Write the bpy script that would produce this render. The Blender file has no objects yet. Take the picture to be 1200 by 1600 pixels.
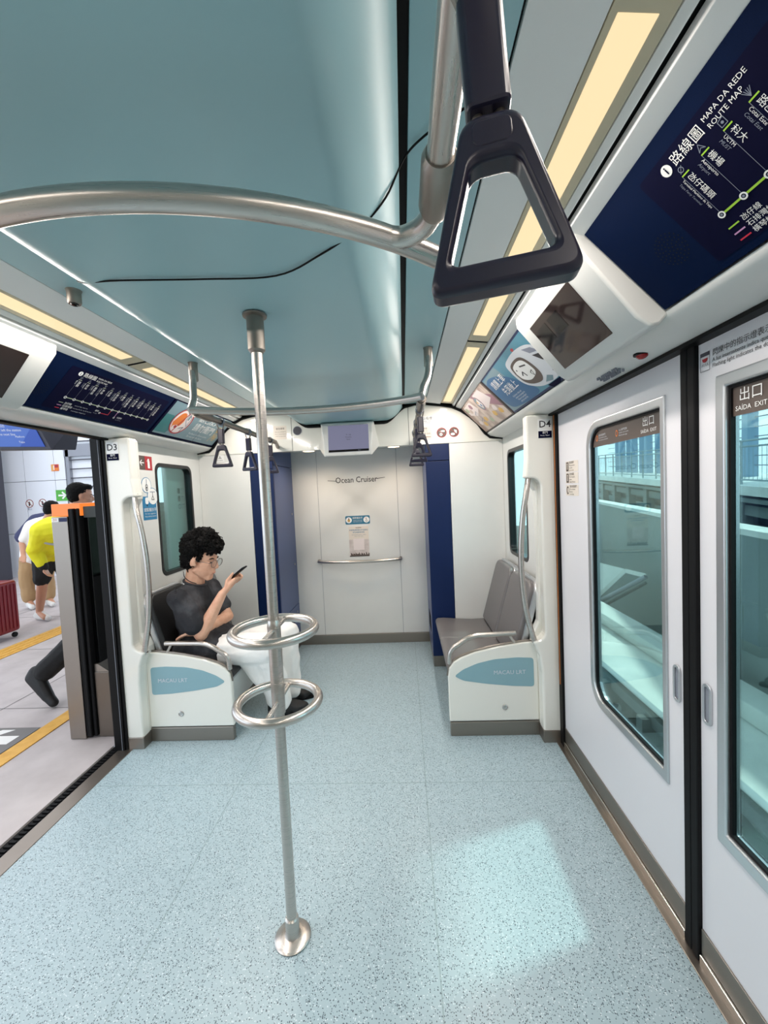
import bpy, bmesh, math, random
from math import sin, cos, pi, radians
from mathutils import Vector, Matrix, noise
from mathutils.geometry import tessellate_polygon
random.seed(7)
V = Vector
S = bpy.context.scene
COL = S.collection

# ------------------------------------------------------------------ camera, sky, sun, exposure
F_PX, YAW, PITCH, ROLL = 640.0, -0.0496660940, 0.0517877234, -0.0468966379
CAM = V((0.44, 0.0, 1.48))
def _cam_matrix():
    cy, sy = cos(YAW), sin(YAW)
    A = Matrix(((cy, -sy, 0), (sy, cy, 0), (0, 0, 1)))
    B = Matrix(((1, 0, 0), (0, 0, -1), (0, 1, 0)))
    cp, sp = cos(PITCH), sin(PITCH)
    P = Matrix(((1, 0, 0), (0, cp, -sp), (0, sp, cp)))
    cr, sr = cos(ROLL), sin(ROLL)
    Q = Matrix(((cr, -sr, 0), (sr, cr, 0), (0, 0, 1)))
    W = Q @ P @ B @ A                       # world -> camera (x right, y down, z forward)
    r, d, f = V(W[0]), V(W[1]), V(W[2])
    M = Matrix((r, -d, -f)).transposed().to_4x4()
    M.translation = CAM
    return M
cd = bpy.data.cameras.new('camera'); cam = bpy.data.objects.new('camera', cd); COL.objects.link(cam)
cam.matrix_world = _cam_matrix()
cd.sensor_fit = 'VERTICAL'; cd.sensor_height = 36.0; cd.lens = 36.0 * F_PX / 1600.0
cd.clip_start = 0.02; cd.clip_end = 400
S.camera = cam

world = bpy.data.worlds.new('sky'); S.world = world; world.use_nodes = True
bg = world.node_tree.nodes['Background']
bg.inputs[0].default_value = (0.74, 0.87, 1.0, 1); bg.inputs[1].default_value = 2.3

def add_light(name, kind, loc, energy, color, rot=None, size=None, size_y=None, angle=None):
    l = bpy.data.lights.new(name, kind); l.energy = energy; l.color = color
    o = bpy.data.objects.new(name, l); COL.objects.link(o); o.location = loc
    if rot is not None: o.rotation_euler = rot
    if size is not None:
        l.shape = 'RECTANGLE'; l.size = size; l.size_y = size_y or size
    if angle is not None: l.angle = angle
    return o
SUN_DIR = V((-0.28, -0.10, -0.461)).normalized()
sun = add_light('sun', 'SUN', (6, 3, 9), 4.4, (1.0, 0.97, 0.92), angle=radians(4.0))
sun.rotation_euler = SUN_DIR.to_track_quat('-Z', 'Y').to_euler()
# area lights added out of view to light the platform under the added roof
for y in (-1.0, 3.0, 7.0):
    add_light('platform_fill_light', 'AREA', (-4.6, y, 3.7), 95, (0.97, 0.98, 1.0), size=4.5, size_y=3.2)
S.view_settings.view_transform = 'Standard'; S.view_settings.look = 'None'
S.view_settings.exposure = 0.30; S.view_settings.gamma = 1.0
S.view_settings.use_curve_mapping = False
S.cycles.use_denoising = True
S.cycles.max_bounces = 10; S.cycles.diffuse_bounces = 6; S.cycles.glossy_bounces = 4
S.cycles.transparent_max_bounces = 12
S.cycles.sample_clamp_indirect = 6.0
S.cycles.caustics_reflective = False; S.cycles.caustics_refractive = False
LAMP_EMIT = 0.84      # luminous strips in the ceiling
LAMP_WATT = 9.0      # light each strip throws

# ------------------------------------------------------------------ materials
def lin(c):
    out = []
    for v in c[:3]:
        v = v / 255.0
        out.append(v / 12.92 if v <= 0.04045 else ((v + 0.055) / 1.055) ** 2.4)
    return (*out, 1.0)
M = {}
def mat(key, rgb, rough=0.5, metal=0.0, spec=0.5, emit=0.0, coat=0.0, mottle=None, bump=None, brushed=False, sheen=0.0):
    m = bpy.data.materials.new(key); m.use_nodes = True
    nt = m.node_tree; b = nt.nodes['Principled BSDF']
    b.inputs['Base Color'].default_value = lin(rgb)
    b.inputs['Roughness'].default_value = rough
    b.inputs['Metallic'].default_value = metal
    b.inputs['Specular IOR Level'].default_value = spec
    b.inputs['Coat Weight'].default_value = coat
    if sheen: b.inputs['Sheen Weight'].default_value = sheen
    if emit:
        b.inputs['Base Color'].default_value = (*(c * .06 for c in lin(rgb)[:3]), 1)
        b.inputs['Emission Color'].default_value = lin(rgb); b.inputs['Emission Strength'].default_value = emit
    tc = nt.nodes.new('ShaderNodeTexCoord')
    if mottle:
        scale, rgb2, lo, hi = mottle
        n = nt.nodes.new('ShaderNodeTexNoise'); n.inputs['Scale'].default_value = scale
        n.inputs['Detail'].default_value = 5
        r = nt.nodes.new('ShaderNodeMapRange'); r.inputs[1].default_value = lo; r.inputs[2].default_value = hi
        x = nt.nodes.new('ShaderNodeMix'); x.data_type = 'RGBA'
        x.inputs[6].default_value = lin(rgb); x.inputs[7].default_value = lin(rgb2)
        nt.links.new(tc.outputs['Object'], n.inputs['Vector']); nt.links.new(n.outputs['Fac'], r.inputs[0])
        nt.links.new(r.outputs[0], x.inputs[0]); nt.links.new(x.outputs[2], b.inputs['Base Color'])
    if bump:
        scale, st = bump
        n = nt.nodes.new('ShaderNodeTexNoise'); n.inputs['Scale'].default_value = scale; n.inputs['Detail'].default_value = 4
        u = nt.nodes.new('ShaderNodeBump'); u.inputs['Strength'].default_value = st; u.inputs['Distance'].default_value = 0.01
        nt.links.new(tc.outputs['Object'], n.inputs['Vector']); nt.links.new(n.outputs['Fac'], u.inputs['Height'])
        nt.links.new(u.outputs[0], b.inputs['Normal'])
    if brushed:
        mp = nt.nodes.new('ShaderNodeMapping'); mp.inputs['Scale'].default_value = (2, 2, 220)
        n = nt.nodes.new('ShaderNodeTexNoise'); n.inputs['Scale'].default_value = 6; n.inputs['Detail'].default_value = 3
        r = nt.nodes.new('ShaderNodeMapRange'); r.inputs[3].default_value = rough - 0.07; r.inputs[4].default_value = rough + 0.1
        nt.links.new(tc.outputs['Object'], mp.inputs[0]); nt.links.new(mp.outputs[0], n.inputs['Vector'])
        nt.links.new(n.outputs['Fac'], r.inputs[0]); nt.links.new(r.outputs[0], b.inputs['Roughness'])
    M[key] = m
    return m
mat('white_shell', (226, 226, 222), 0.32, mottle=(3, (220, 220, 217), .3, .7))
mat('white_gloss', (232, 230, 222), 0.10, coat=0.3)
mat('white_door', (224, 222, 226), 0.36)
mat('white_matt', (236, 236, 234), 0.6)
mat('teal_ceiling', (165, 202, 208), 0.30, mottle=(1.5, (161, 198, 204), .3, .7))
mat('teal_plate', (134, 170, 180), 0.4)
mat('black', (7, 7, 8), 0.5, spec=.2)
mat('black_rubber', (12, 12, 14), 0.6, spec=.2)
mat('black_gloss', (6, 7, 8), 0.08)
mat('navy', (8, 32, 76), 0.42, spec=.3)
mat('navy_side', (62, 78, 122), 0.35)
mat('navy_panel', (2, 20, 52), 0.7, spec=.06, bump=(600, .05))
mat('navy_dark', (7, 9, 40), 0.7, spec=.06)
mat('strap_plastic', (30, 27, 46), 0.28)
mat('steel', (196, 190, 184), 0.28, metal=1.0, brushed=True)
mat('steel_bright', (214, 210, 206), 0.2, metal=1.0)
mat('steel_plate', (150, 142, 134), 0.38, metal=1.0, brushed=True)
mat('steel_dark', (120, 112, 104), 0.38, metal=1.0)
mat('aluminium', (205, 207, 210), 0.33, metal=0.9)
mat('beige_frame', (208, 196, 168), 0.5)
mat('lamp', (255, 226, 178), 0.5, emit=LAMP_EMIT)
mat('downlight', (255, 222, 180), 0.5, emit=5)
mat('screen_off', (46, 36, 34), 0.06)
mat('screen_lit', (140, 140, 168), 0.3, emit=0.55)
mat('screen_blue', (44, 78, 168), 0.3, emit=0.85)
mat('screen_blue2', (74, 112, 200), 0.3, emit=0.7)
mat('screen_text', (235, 240, 250), 0.4, emit=0.6)
mat('seat_grey', (112, 108, 108), 0.36, bump=(260, .08))
mat('seat_reflect_dark', (34, 33, 34), 0.4, bump=(260, .08))  # grey seat with a dark reflection put into its base colour
mat('print_white', (238, 238, 236), 0.5)
mat('print_soft', (206, 210, 216), 0.5)
mat('print_grey', (128, 134, 150), 0.5)
mat('print_dark', (44, 42, 46), 0.5)
mat('print_brown', (76, 62, 58), 0.5)
mat('print_lime', (160, 205, 60), 0.5)
mat('print_limegrey', (176, 186, 160), 0.5)  # lime greyed by glare put into the colour; also a poster print tone
mat('print_pink', (206, 150, 196), 0.5)
mat('print_red', (206, 38, 66), 0.5)
mat('sign_red', (172, 40, 48), 0.45)
mat('sign_maroon', (140, 60, 56), 0.45)
mat('sign_blue', (34, 122, 168), 0.45)
mat('sign_blue2', (42, 112, 142), 0.45)
mat('sign_brown', (88, 76, 70), 0.45)
mat('ad_teal', (64, 128, 152), 0.4, mottle=(4, (78, 140, 160), .35, .65))
mat('ad_blue', (22, 92, 138), 0.4)
mat('ad_slate', (112, 140, 150), 0.4)
mat('ad_green', (34, 112, 116), 0.4)
mat('ad_paper', (214, 196, 184), 0.4, mottle=(9, (166, 140, 128), .42, .6))
mat('ad_pale', (232, 220, 218), 0.4)
mat('ad_rose', (150, 104, 120), 0.4)
mat('orange', (226, 122, 44), 0.5)
mat('ochre', (220, 178, 96), 0.5)
mat('poster_sky', (218, 208, 204), 0.5, mottle=(14, (196, 184, 180), .4, .65))
mat('notice_paper', (226, 216, 204), 0.5)
mat('glass_frame', (12, 13, 15), 0.3)
mat('skin', (226, 176, 148), 0.5, mottle=(30, (216, 160, 132), .4, .7))
mat('skin_dark', (196, 144, 116), 0.5)
mat('lip', (204, 140, 120), 0.5)
mat('hair', (7, 6, 6), 0.6, spec=.15, bump=(120, .8))
mat('tee', (50, 50, 54), 0.9, spec=.2, mottle=(9, (84, 84, 88), .46, .70), bump=(30, .35))
mat('tee_rib', (52, 52, 56), 0.9)
mat('black_cloth', (20, 20, 22), 0.85, bump=(26, .35))
mat('white_cloth', (246, 243, 240), 0.85, bump=(16, .45))
mat('shoe_black', (15, 15, 17), 0.6)
mat('shoe_white', (222, 220, 216), 0.6)
mat('hi_vis', (232, 226, 30), 0.7, bump=(14, .4))
mat('reflective', (170, 172, 176), 0.4)
mat('khaki', (176, 144, 104), 0.85, bump=(18, .4))
mat('navy_cloth', (58, 62, 96), 0.85)
mat('suitcase_red', (128, 20, 36), 0.35)
mat('platform_stone', (196, 188, 188), 0.55, mottle=(5, (178, 170, 170), .35, .7))
mat('platform_yellow', (226, 176, 84), 0.6, mottle=(20, (212, 158, 66), .35, .7))
mat('platform_dark', (116, 114, 114), 0.6)
mat('platform_wall', (226, 228, 234), 0.35)
mat('charcoal', (62, 62, 72), 0.5)
mat('mid_grey', (138, 142, 152), 0.5)
mat('hazard_yellow', (228, 190, 80), 0.5)
mat('exit_green', (80, 176, 64), 0.5, emit=0.75)
mat('lamp_orange', (250, 132, 50), 0.3, emit=0.85)
mat('lamp_red', (150, 20, 24), 0.2)
mat('window_day', (236, 240, 246), 0.6)
mat('concrete_pale', (226, 228, 222), 0.8, mottle=(3, (206, 210, 204), .35, .7))
mat('concrete_grey', (128, 138, 136), 0.8, mottle=(1.2, (118, 128, 126), .35, .7))
mat('concrete_dark', (84, 88, 88), 0.85, mottle=(2, (66, 70, 70), .35, .7))
mat('blue_column', (128, 154, 176), 0.5)
mat('pale_blue', (196, 220, 232), 0.5)
mat('rail_grey', (140, 156, 160), 0.5)
mat('tower_red', (196, 70, 72), 0.6)
mat('roof_grey', (150, 152, 156), 0.7)
mat('gold_line', (190, 112, 52), 0.4)

def floor_material():
    m = bpy.data.materials.new('speckled_vinyl'); m.use_nodes = True
    nt = m.node_tree; b = nt.nodes['Principled BSDF']; b.inputs['Roughness'].default_value = 0.34
    N = nt.nodes.new; L = nt.links.new
    tc = N('ShaderNodeTexCoord')
    base = N('ShaderNodeTexNoise'); base.inputs['Scale'].default_value = 2.2; base.inputs['Detail'].default_value = 6
    L(tc.outputs['Object'], base.inputs['Vector'])
    c0 = N('ShaderNodeMix'); c0.data_type = 'RGBA'
    c0.inputs[6].default_value = lin((159, 180, 188)); c0.inputs[7].default_value = lin((169, 189, 197))
    L(base.outputs['Fac'], c0.inputs[0])
    prev = c0.outputs[2]
    for scale, thr, size, colr in ((175, .68, .32, (84, 100, 110)), (215, .74, .36, (58, 70, 80)), (190, .80, .34, (208, 220, 224))):
        v = N('ShaderNodeTexVoronoi'); v.inputs['Scale'].default_value = scale; v.inputs['Randomness'].default_value = 1
        nd = N('ShaderNodeTexNoise'); nd.inputs['Scale'].default_value = 260; nd.inputs['Detail'].default_value = 1
        ad = N('ShaderNodeVectorMath'); ad.operation = 'MULTIPLY_ADD'
        ad.inputs[1].default_value = (.004, .004, 0)
        L(tc.outputs['Object'], nd.inputs['Vector']); L(nd.outputs['Color'], ad.inputs[0]); L(tc.outputs['Object'], ad.inputs[2])
        L(ad.outputs[0], v.inputs['Vector'])
        lt = N('ShaderNodeMath'); lt.operation = 'LESS_THAN'; lt.inputs[1].default_value = size; L(v.outputs['Distance'], lt.inputs[0])
        sp = N('ShaderNodeSeparateColor'); L(v.outputs['Color'], sp.inputs[0])
        gt = N('ShaderNodeMath'); gt.operation = 'GREATER_THAN'; gt.inputs[1].default_value = thr; L(sp.outputs[0], gt.inputs[0])
        mu = N('ShaderNodeMath'); mu.operation = 'MULTIPLY'; L(lt.outputs[0], mu.inputs[0]); L(gt.outputs[0], mu.inputs[1])
        mx = N('ShaderNodeMix'); mx.data_type = 'RGBA'; mx.inputs[7].default_value = lin(colr)
        L(mu.outputs[0], mx.inputs[0]); L(prev, mx.inputs[6]); prev = mx.outputs[2]
    # welded sheet joints
    sx = N('ShaderNodeSeparateXYZ'); L(tc.outputs['Object'], sx.inputs[0])
    tot = None
    for ax, pos in ((0, .487), (0, -.478), (1, 2.0), (1, -.4)):
        s = N('ShaderNodeMath'); s.operation = 'SUBTRACT'; s.inputs[1].default_value = pos; L(sx.outputs[ax], s.inputs[0])
        a = N('ShaderNodeMath'); a.operation = 'ABSOLUTE'; L(s.outputs[0], a.inputs[0])
        l = N('ShaderNodeMath'); l.operation = 'LESS_THAN'; l.inputs[1].default_value = .0022; L(a.outputs[0], l.inputs[0])
        if tot is None: tot = l.outputs[0]
        else:
            x = N('ShaderNodeMath'); x.operation = 'MAXIMUM'; L(tot, x.inputs[0]); L(l.outputs[0], x.inputs[1]); tot = x.outputs[0]
    sc_ = N('ShaderNodeMath'); sc_.operation = 'MULTIPLY'; sc_.inputs[1].default_value = .55; L(tot, sc_.inputs[0])
    mx = N('ShaderNodeMix'); mx.data_type = 'RGBA'; mx.inputs[7].default_value = lin((120, 140, 142))
    L(sc_.outputs[0], mx.inputs[0]); L(prev, mx.inputs[6]); L(mx.outputs[2], b.inputs['Base Color'])
    M['floor'] = m
floor_material()

def glass_material(key, tint, refl=1.0):
    m = bpy.data.materials.new(key); m.use_nodes = True
    nt = m.node_tree; nt.nodes.clear(); N = nt.nodes.new; L = nt.links.new
    out = N('ShaderNodeOutputMaterial'); mx = N('ShaderNodeMixShader')
    t = N('ShaderNodeBsdfTransparent'); t.inputs[0].default_value = (*tint, 1)
    g = N('ShaderNodeBsdfGlossy'); g.inputs['Roughness'].default_value = 0.0
    fr = N('ShaderNodeFresnel'); fr.inputs[0].default_value = 1.4
    mu = N('ShaderNodeMath'); mu.operation = 'MULTIPLY'; mu.inputs[1].default_value = refl
    L(fr.outputs[0], mu.inputs[0]); L(mu.outputs[0], mx.inputs[0]); L(t.outputs[0], mx.inputs[1]); L(g.outputs[0], mx.inputs[2])
    L(mx.outputs[0], out.inputs[0]); M[key] = m
glass_material('tinted_glass', (.72, .90, .88), .55)
glass_material('dark_glass', (.42, .60, .58), .8)
glass_material('lens', (.95, .96, .97), .6)

# ------------------------------------------------------------------ mesh helpers
class MB:
    """collects geometry, links it as one mesh object"""
    def __init__(s): s.v = []; s.f = []; s.m = []
    def add(s, vs, fs, mi=0):
        o = len(s.v); s.v += [tuple(v) for v in vs]
        for f in fs: s.f.append(tuple(i + o for i in f)); s.m.append(mi)
        return s
    def box(s, lo, hi, mi=0):
        (x0, y0, z0), (x1, y1, z1) = lo, hi
        if x0 > x1: x0, x1 = x1, x0
        if y0 > y1: y0, y1 = y1, y0
        if z0 > z1: z0, z1 = z1, z0
        vs = [(x0, y0, z0), (x1, y0, z0), (x1, y1, z0), (x0, y1, z0), (x0, y0, z1), (x1, y0, z1), (x1, y1, z1), (x0, y1, z1)]
        return s.add(vs, [(3, 2, 1, 0), (4, 5, 6, 7), (0, 1, 5, 4), (1, 2, 6, 5), (2, 3, 7, 6), (3, 0, 4, 7)], mi)
    def tube(s, pts, r, n=14, closed=False, mi=0, caps=True):
        pts = [V(p) for p in pts]; k = len(pts)
        rs = r if isinstance(r, (list, tuple)) else [r] * k
        tan = []
        for i in range(k):
            if closed: t = pts[(i + 1) % k] - pts[i - 1]
            else: t = pts[min(i + 1, k - 1)] - pts[max(i - 1, 0)]
            tan.append(t.normalized())
        up = V((0, 0, 1)) if abs(tan[0].z) < .9 else V((1, 0, 0))
        a = (up - tan[0] * up.dot(tan[0])).normalized(); rings = []
        for i in range(k):
            a = (a - tan[i] * a.dot(tan[i])).normalized(); b = tan[i].cross(a)
            rings.append([pts[i] + (a * cos(2 * pi * j / n) + b * sin(2 * pi * j / n)) * rs[i] for j in range(n)])
        vs = [p for ring in rings for p in ring]; fs = []
        for i in range(k if closed else k - 1):
            i2 = (i + 1) % k
            for j in range(n):
                j2 = (j + 1) % n
                fs.append((i * n + j, i * n + j2, i2 * n + j2, i2 * n + j))
        if not closed and caps:
            fs.append(tuple(range(n - 1, -1, -1))); fs.append(tuple((k - 1) * n + j for j in range(n)))
        return s.add(vs, fs, mi)
    def lathe(s, prof, c, axis='Z', n=28, mi=0):
        vs = []; fs = []; k = len(prof); c = V(c)
        for (r, h) in prof:
            for j in range(n):
                a = 2 * pi * j / n; p = (r * cos(a), r * sin(a), h)
                if axis == 'X': p = (p[2], p[0], p[1])
                elif axis == 'Y': p = (p[0], -p[2], p[1])
                vs.append(c + V(p))
        for i in range(k - 1):
            for j in range(n):
                j2 = (j + 1) % n; fs.append((i * n + j, i * n + j2, (i + 1) * n + j2, (i + 1) * n + j))
        fs.append(tuple(range(n - 1, -1, -1))); fs.append(tuple((k - 1) * n + j for j in range(n)))
        return s.add(vs, fs, mi)
    def plate(s, outer, holes, O, R, U, thick, mi=0):
        """flat plate with holes in the plane O,R,U; front towards R x U"""
        O, R, U = V(O), V(R), V(U); N = R.cross(U).normalized()
        loops = [outer] + list(holes)
        def area(lp): return sum(lp[i][0] * lp[(i + 1) % len(lp)][1] - lp[(i + 1) % len(lp)][0] * lp[i][1] for i in range(len(lp)))
        if not holes or (len(holes) == 1 and len(holes[0]) == len(outer)):
            if area(outer) < 0: outer = outer[::-1]; holes = [h[::-1] for h in holes]
            loops = [outer] + list(holes); P = [O + R * p[0] + U * p[1] for lp in loops for p in lp]; n = len(P); k = len(outer)
            vs = P + [p - N * thick for p in P] if thick else P; fs = []
            if holes:
                for i in range(k):
                    j = (i + 1) % k; fs.append((i, j, k + j, k + i))
                    if thick: fs += [(n + k + i, n + k + j, n + j, n + i), (i, n + i, n + j, j), (k + j, n + k + j, n + k + i, k + i)]
            else:
                fs.append(tuple(range(k)))
                if thick:
                    fs.append(tuple(range(2 * k - 1, k - 1, -1)))
                    for i in range(k): j = (i + 1) % k; fs.append((i, i + k, j + k, j))
            return s.add(vs, fs, mi)
        flat = [V((p[0], p[1], 0)) for lp in loops for p in lp]
        tris = tessellate_polygon([[V((p[0], p[1], 0)) for p in lp] for lp in loops])
        P = [O + R * p.x + U * p.y for p in flat]; n = len(P)
        vs = P + [p - N * thick for p in P]; fs = []
        for t in tris:
            a, b, c = (flat[i] for i in t)
            if (b - a).cross(c - a).z < 0: t = (t[0], t[2], t[1])
            fs.append(tuple(t))
            if thick: fs.append((t[2] + n, t[1] + n, t[0] + n))
        if thick:
            o = 0
            for lp in loops:
                k = len(lp)
                for i in range(k):
                    a, b = o + i, o + (i + 1) % k
                    fs.append((a, a + n, b + n, b))
                o += k
        return s.add(vs, fs, mi)
    def ico(s, c, r, sub=2, scale=(1, 1, 1), mi=0, rot=None):
        bm = bmesh.new(); bmesh.ops.create_icosphere(bm, subdivisions=sub, radius=r)
        mt = Matrix.Diagonal((*scale, 1))
        if rot is not None: mt = rot.to_4x4() @ mt
        vs = [(mt @ v.co) + V(c) for v in bm.verts]; fs = [tuple(v.index for v in f.verts) for f in bm.faces]
        bm.free(); return s.add(vs, fs, mi)
    def build(s, name, mats, parent=None, smooth=True, bevel=0.0, seg=2, fix=True, loc=None):
        me = bpy.data.meshes.new(name); me.from_pydata(s.v, [], s.f)
        if not isinstance(mats, (list, tuple)): mats = [mats]
        for k in mats: me.materials.append(M[k] if isinstance(k, str) else k)
        for p, i in zip(me.polygons, s.m): p.material_index = i
        me.update()
        if fix:
            bm = bmesh.new(); bm.from_mesh(me); bmesh.ops.recalc_face_normals(bm, faces=bm.faces); bm.to_mesh(me); bm.free()
        if smooth:
            me.shade_smooth(); me.set_sharp_from_angle(angle=radians(38))
        o = bpy.data.objects.new(name, me); COL.objects.link(o)
        if parent is not None: o.parent = parent
        if bevel:
            b = o.modifiers.new('bevel', 'BEVEL'); b.width = bevel; b.segments = seg; b.limit_method = 'ANGLE'; b.angle_limit = radians(40)
        return o
def rr(x0, y0, x1, y1, r, n=6):
    """rounded rectangle; r one value or (bl, br, tr, tl)"""
    if not isinstance(r, (list, tuple)): r = (r,) * 4
    out = []
    for (cx, cy, a0, rad) in ((x0 + r[0], y0 + r[0], 180, r[0]), (x1 - r[1], y0 + r[1], 270, r[1]), (x1 - r[2], y1 - r[2], 0, r[2]), (x0 + r[3], y1 - r[3], 90, r[3])):
        if rad <= 1e-6: out.append((cx, cy)); continue
        for i in range(n + 1):
            a = radians(a0 + 90 * i / n); out.append((cx + rad * cos(a), cy + rad * sin(a)))
    return out
def circ(cx, cy, r, n=24, sx=1, sy=1): return [(cx + r * sx * cos(2 * pi * i / n), cy + r * sy * sin(2 * pi * i / n)) for i in range(n)]
def arc_pts(c, r, a0, a1, n, plane='XZ', k=0):
    out = []
    for i in range(n + 1):
        a = radians(a0 + (a1 - a0) * i / n); u, v = c[0] + r * cos(a), c[1] + r * sin(a)
        out.append((u, k, v) if plane == 'XZ' else (u, v, k))
    return out
def smooth_path(pts, n=8):
    """Catmull-Rom through the points"""
    P = [V(p) for p in pts]; out = []
    for i in range(len(P) - 1):
        p0 = P[i - 1] if i else P[0] * 2 - P[1]; p1, p2 = P[i], P[i + 1]
        p3 = P[i + 2] if i + 2 < len(P) else P[-1] * 2 - P[-2]
        for j in range(n):
            t = j / n
            out.append(.5 * ((2 * p1) + (p2 - p0) * t + (2 * p0 - 5 * p1 + 4 * p2 - p3) * t * t + (3 * p1 - p0 - 3 * p2 + p3) * t ** 3))
    out.append(P[-1]); return out
def fillet(pts, r, n=6):
    """polyline with rounded corners"""
    P = [V(p) for p in pts]; out = [P[0]]
    for i in range(1, len(P) - 1):
        a, b, c = P[i - 1], P[i], P[i + 1]
        d1, d2 = (a - b), (c - b); k = min(r, d1.length * .49, d2.length * .49)
        p, q = b + d1.normalized() * k, b + d2.normalized() * k
        for j in range(n + 1):
            t = j / n; out.append(p * (1 - t) ** 2 + b * 2 * t * (1 - t) + q * t * t)
    out.append(P[-1]); return out
def empty(name, loc=(0, 0, 0)):
    o = bpy.data.objects.new(name, None); o.empty_display_size = .05; COL.objects.link(o); o.location = loc
    return o
def settle(root):
    """move an Empty to its place while its parts stay where they are (parts were built in world space)"""
    for ch in root.children: ch.matrix_parent_inverse = Matrix.Translation(root.location).inverted()
def tag(o, label, cat, group=None, kind=None):
    o['label'] = label; o['category'] = cat
    if group: o['group'] = group
    if kind: o['kind'] = kind
    return o
def struct(o, label=None, cat=None):
    o['kind'] = 'structure'
    if label: o['label'] = label
    if cat: o['category'] = cat
    return o
def copy_tree(o, parent=None):
    c = o.copy(); COL.objects.link(c)
    if parent is not None: c.parent = parent
    for ch in list(o.children): copy_tree(ch, c)
    return c
X, Y, Z = V((1, 0, 0)), V((0, 1, 0)), V((0, 0, 1))

class Pr:
    """printed matter in a flat frame: O, R (reading direction), U (up)"""
    def __init__(s, O, R, U):
        s.O, s.R, s.U = V(O), V(R).normalized(), V(U).normalized(); s.N = s.R.cross(s.U).normalized()
        s.geo = {}
    def _mb(s, part):
        if part not in s.geo: s.geo[part] = (MB(), [])
        return s.geo[part]
    def _mi(s, part, m):
        mb, ms = s._mb(part)
        if m not in ms: ms.append(m)
        return mb, ms.index(m)
    def P(s, x, y, d): return s.O + s.R * x + s.U * y + s.N * d
    def poly(s, pts, m, part='print', d=.001):
        mb, i = s._mi(part, m)
        mb.plate(pts, [], s.O + s.N * d, s.R, s.U, 0, i); return s
    def slab(s, pts, m, part='panel', d=.001, t=.003, holes=()):
        mb, i = s._mi(part, m)
        mb.plate(pts, holes, s.O + s.N * d, s.R, s.U, t, i); return s
    def rect(s, x0, y0, x1, y1, m, part='print', d=.001): return s.poly([(x0, y0), (x1, y0), (x1, y1), (x0, y1)], m, part, d)
    def disc(s, cx, cy, r, m, part='print', d=.001, sx=1, n=24): return s.poly(circ(cx, cy, r, n, sx), m, part, d)
    def ring(s, cx, cy, r0, r1, m, part='print', d=.001):
        mb, i = s._mi(part, m)
        mb.plate(circ(cx, cy, r1), [circ(cx, cy, r0)], s.O + s.N * d, s.R, s.U, 0, i); return s
    def line(s, p, q, w, m, part='print', d=.001):
        a, b = V((*p, 0)), V((*q, 0)); t = (b - a).normalized(); nn = V((-t.y, t.x, 0)) * w / 2
        return s.poly([((a - nn).x, (a - nn).y), ((b - nn).x, (b - nn).y), ((b + nn).x, (b + nn).y), ((a + nn).x, (a + nn).y)], m, part, d)
    def pline(s, pts, w, m, part='print', d=.001):
        for a, b in zip(pts, pts[1:]): s.line(a, b, w, m, part, d)
        return s
    def text(s, txt, x, y, h, m, part='lettering', d=.0012, align='LEFT', rot=0, sx=1.0, shear=0, bold=0, sp=1.0):
        cu = bpy.data.curves.new('t', 'FONT'); cu.body = txt; cu.size = h; cu.align_x = align; cu.align_y = 'CENTER'
        cu.resolution_u = 2; cu.shear = shear; cu.offset = bold; cu.space_character = sp
        ob = bpy.data.objects.new('t', cu); COL.objects.link(ob)
        dg = bpy.context.evaluated_depsgraph_get(); dg.update()
        me = bpy.data.meshes.new_from_object(ob.evaluated_get(dg))
        c, sn = cos(radians(rot)), sin(radians(rot)); mb, i = s._mi(part, m)
        vs = []
        for v in me.vertices:
            px, py = v.co.x * sx, v.co.y
            vs.append(s.P(x + px * c - py * sn, y + px * sn + py * c, d))
        mb.add(vs, [tuple(p.vertices) for p in me.polygons], i)
        bpy.data.objects.remove(ob); bpy.data.curves.remove(cu); bpy.data.meshes.remove(me)
        return s
    def out(s, name, base='panel', parent=None, loc=None, extra=()):
        """base part becomes the thing, the others its children"""
        mb, ms = s.geo[base]; root = mb.build(name, ms, parent, smooth=False)
        for k, (b, m2) in s.geo.items():
            if k != base: b.build(k, m2, root, smooth=False, fix=False)
        return root

# ------------------------------------------------------------------ the carriage shell
YB = -2.6      # closed end behind the camera
YE = 3.35      # end panels with the header
YR = 3.93      # recessed end wall
YP = 2.31      # door pillars
HW = 1.25
struct(MB().box((-HW, YB, -.05), (HW, 3.95, 0)).build('floor', 'floor', smooth=False), 'pale green speckled vinyl floor of the carriage', 'floor')
for i, s in ((1, 1), (2, -1)):
    b = MB().box((s * HW, .15, -.05), (s * 1.335, 2.33, .003))
    struct(b.build('trim_%d' % i, 'steel_plate', smooth=False, bevel=.002), ['brushed steel door sill along the closed doors', 'brushed steel door sill along the open doorway'][i - 1], 'door sill')
g = MB().box((-1.335, .15, -.06), (-1.40, 2.36, -.012))
for k in range(90): g.box((-1.352, .16 + k * .0242, -.012), (-1.385, .17 + k * .0242, -.004))
struct(g.build('trim_3', 'black_rubber', smooth=False), 'black toothed gap filler along the open doorway', 'gap filler')

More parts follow.
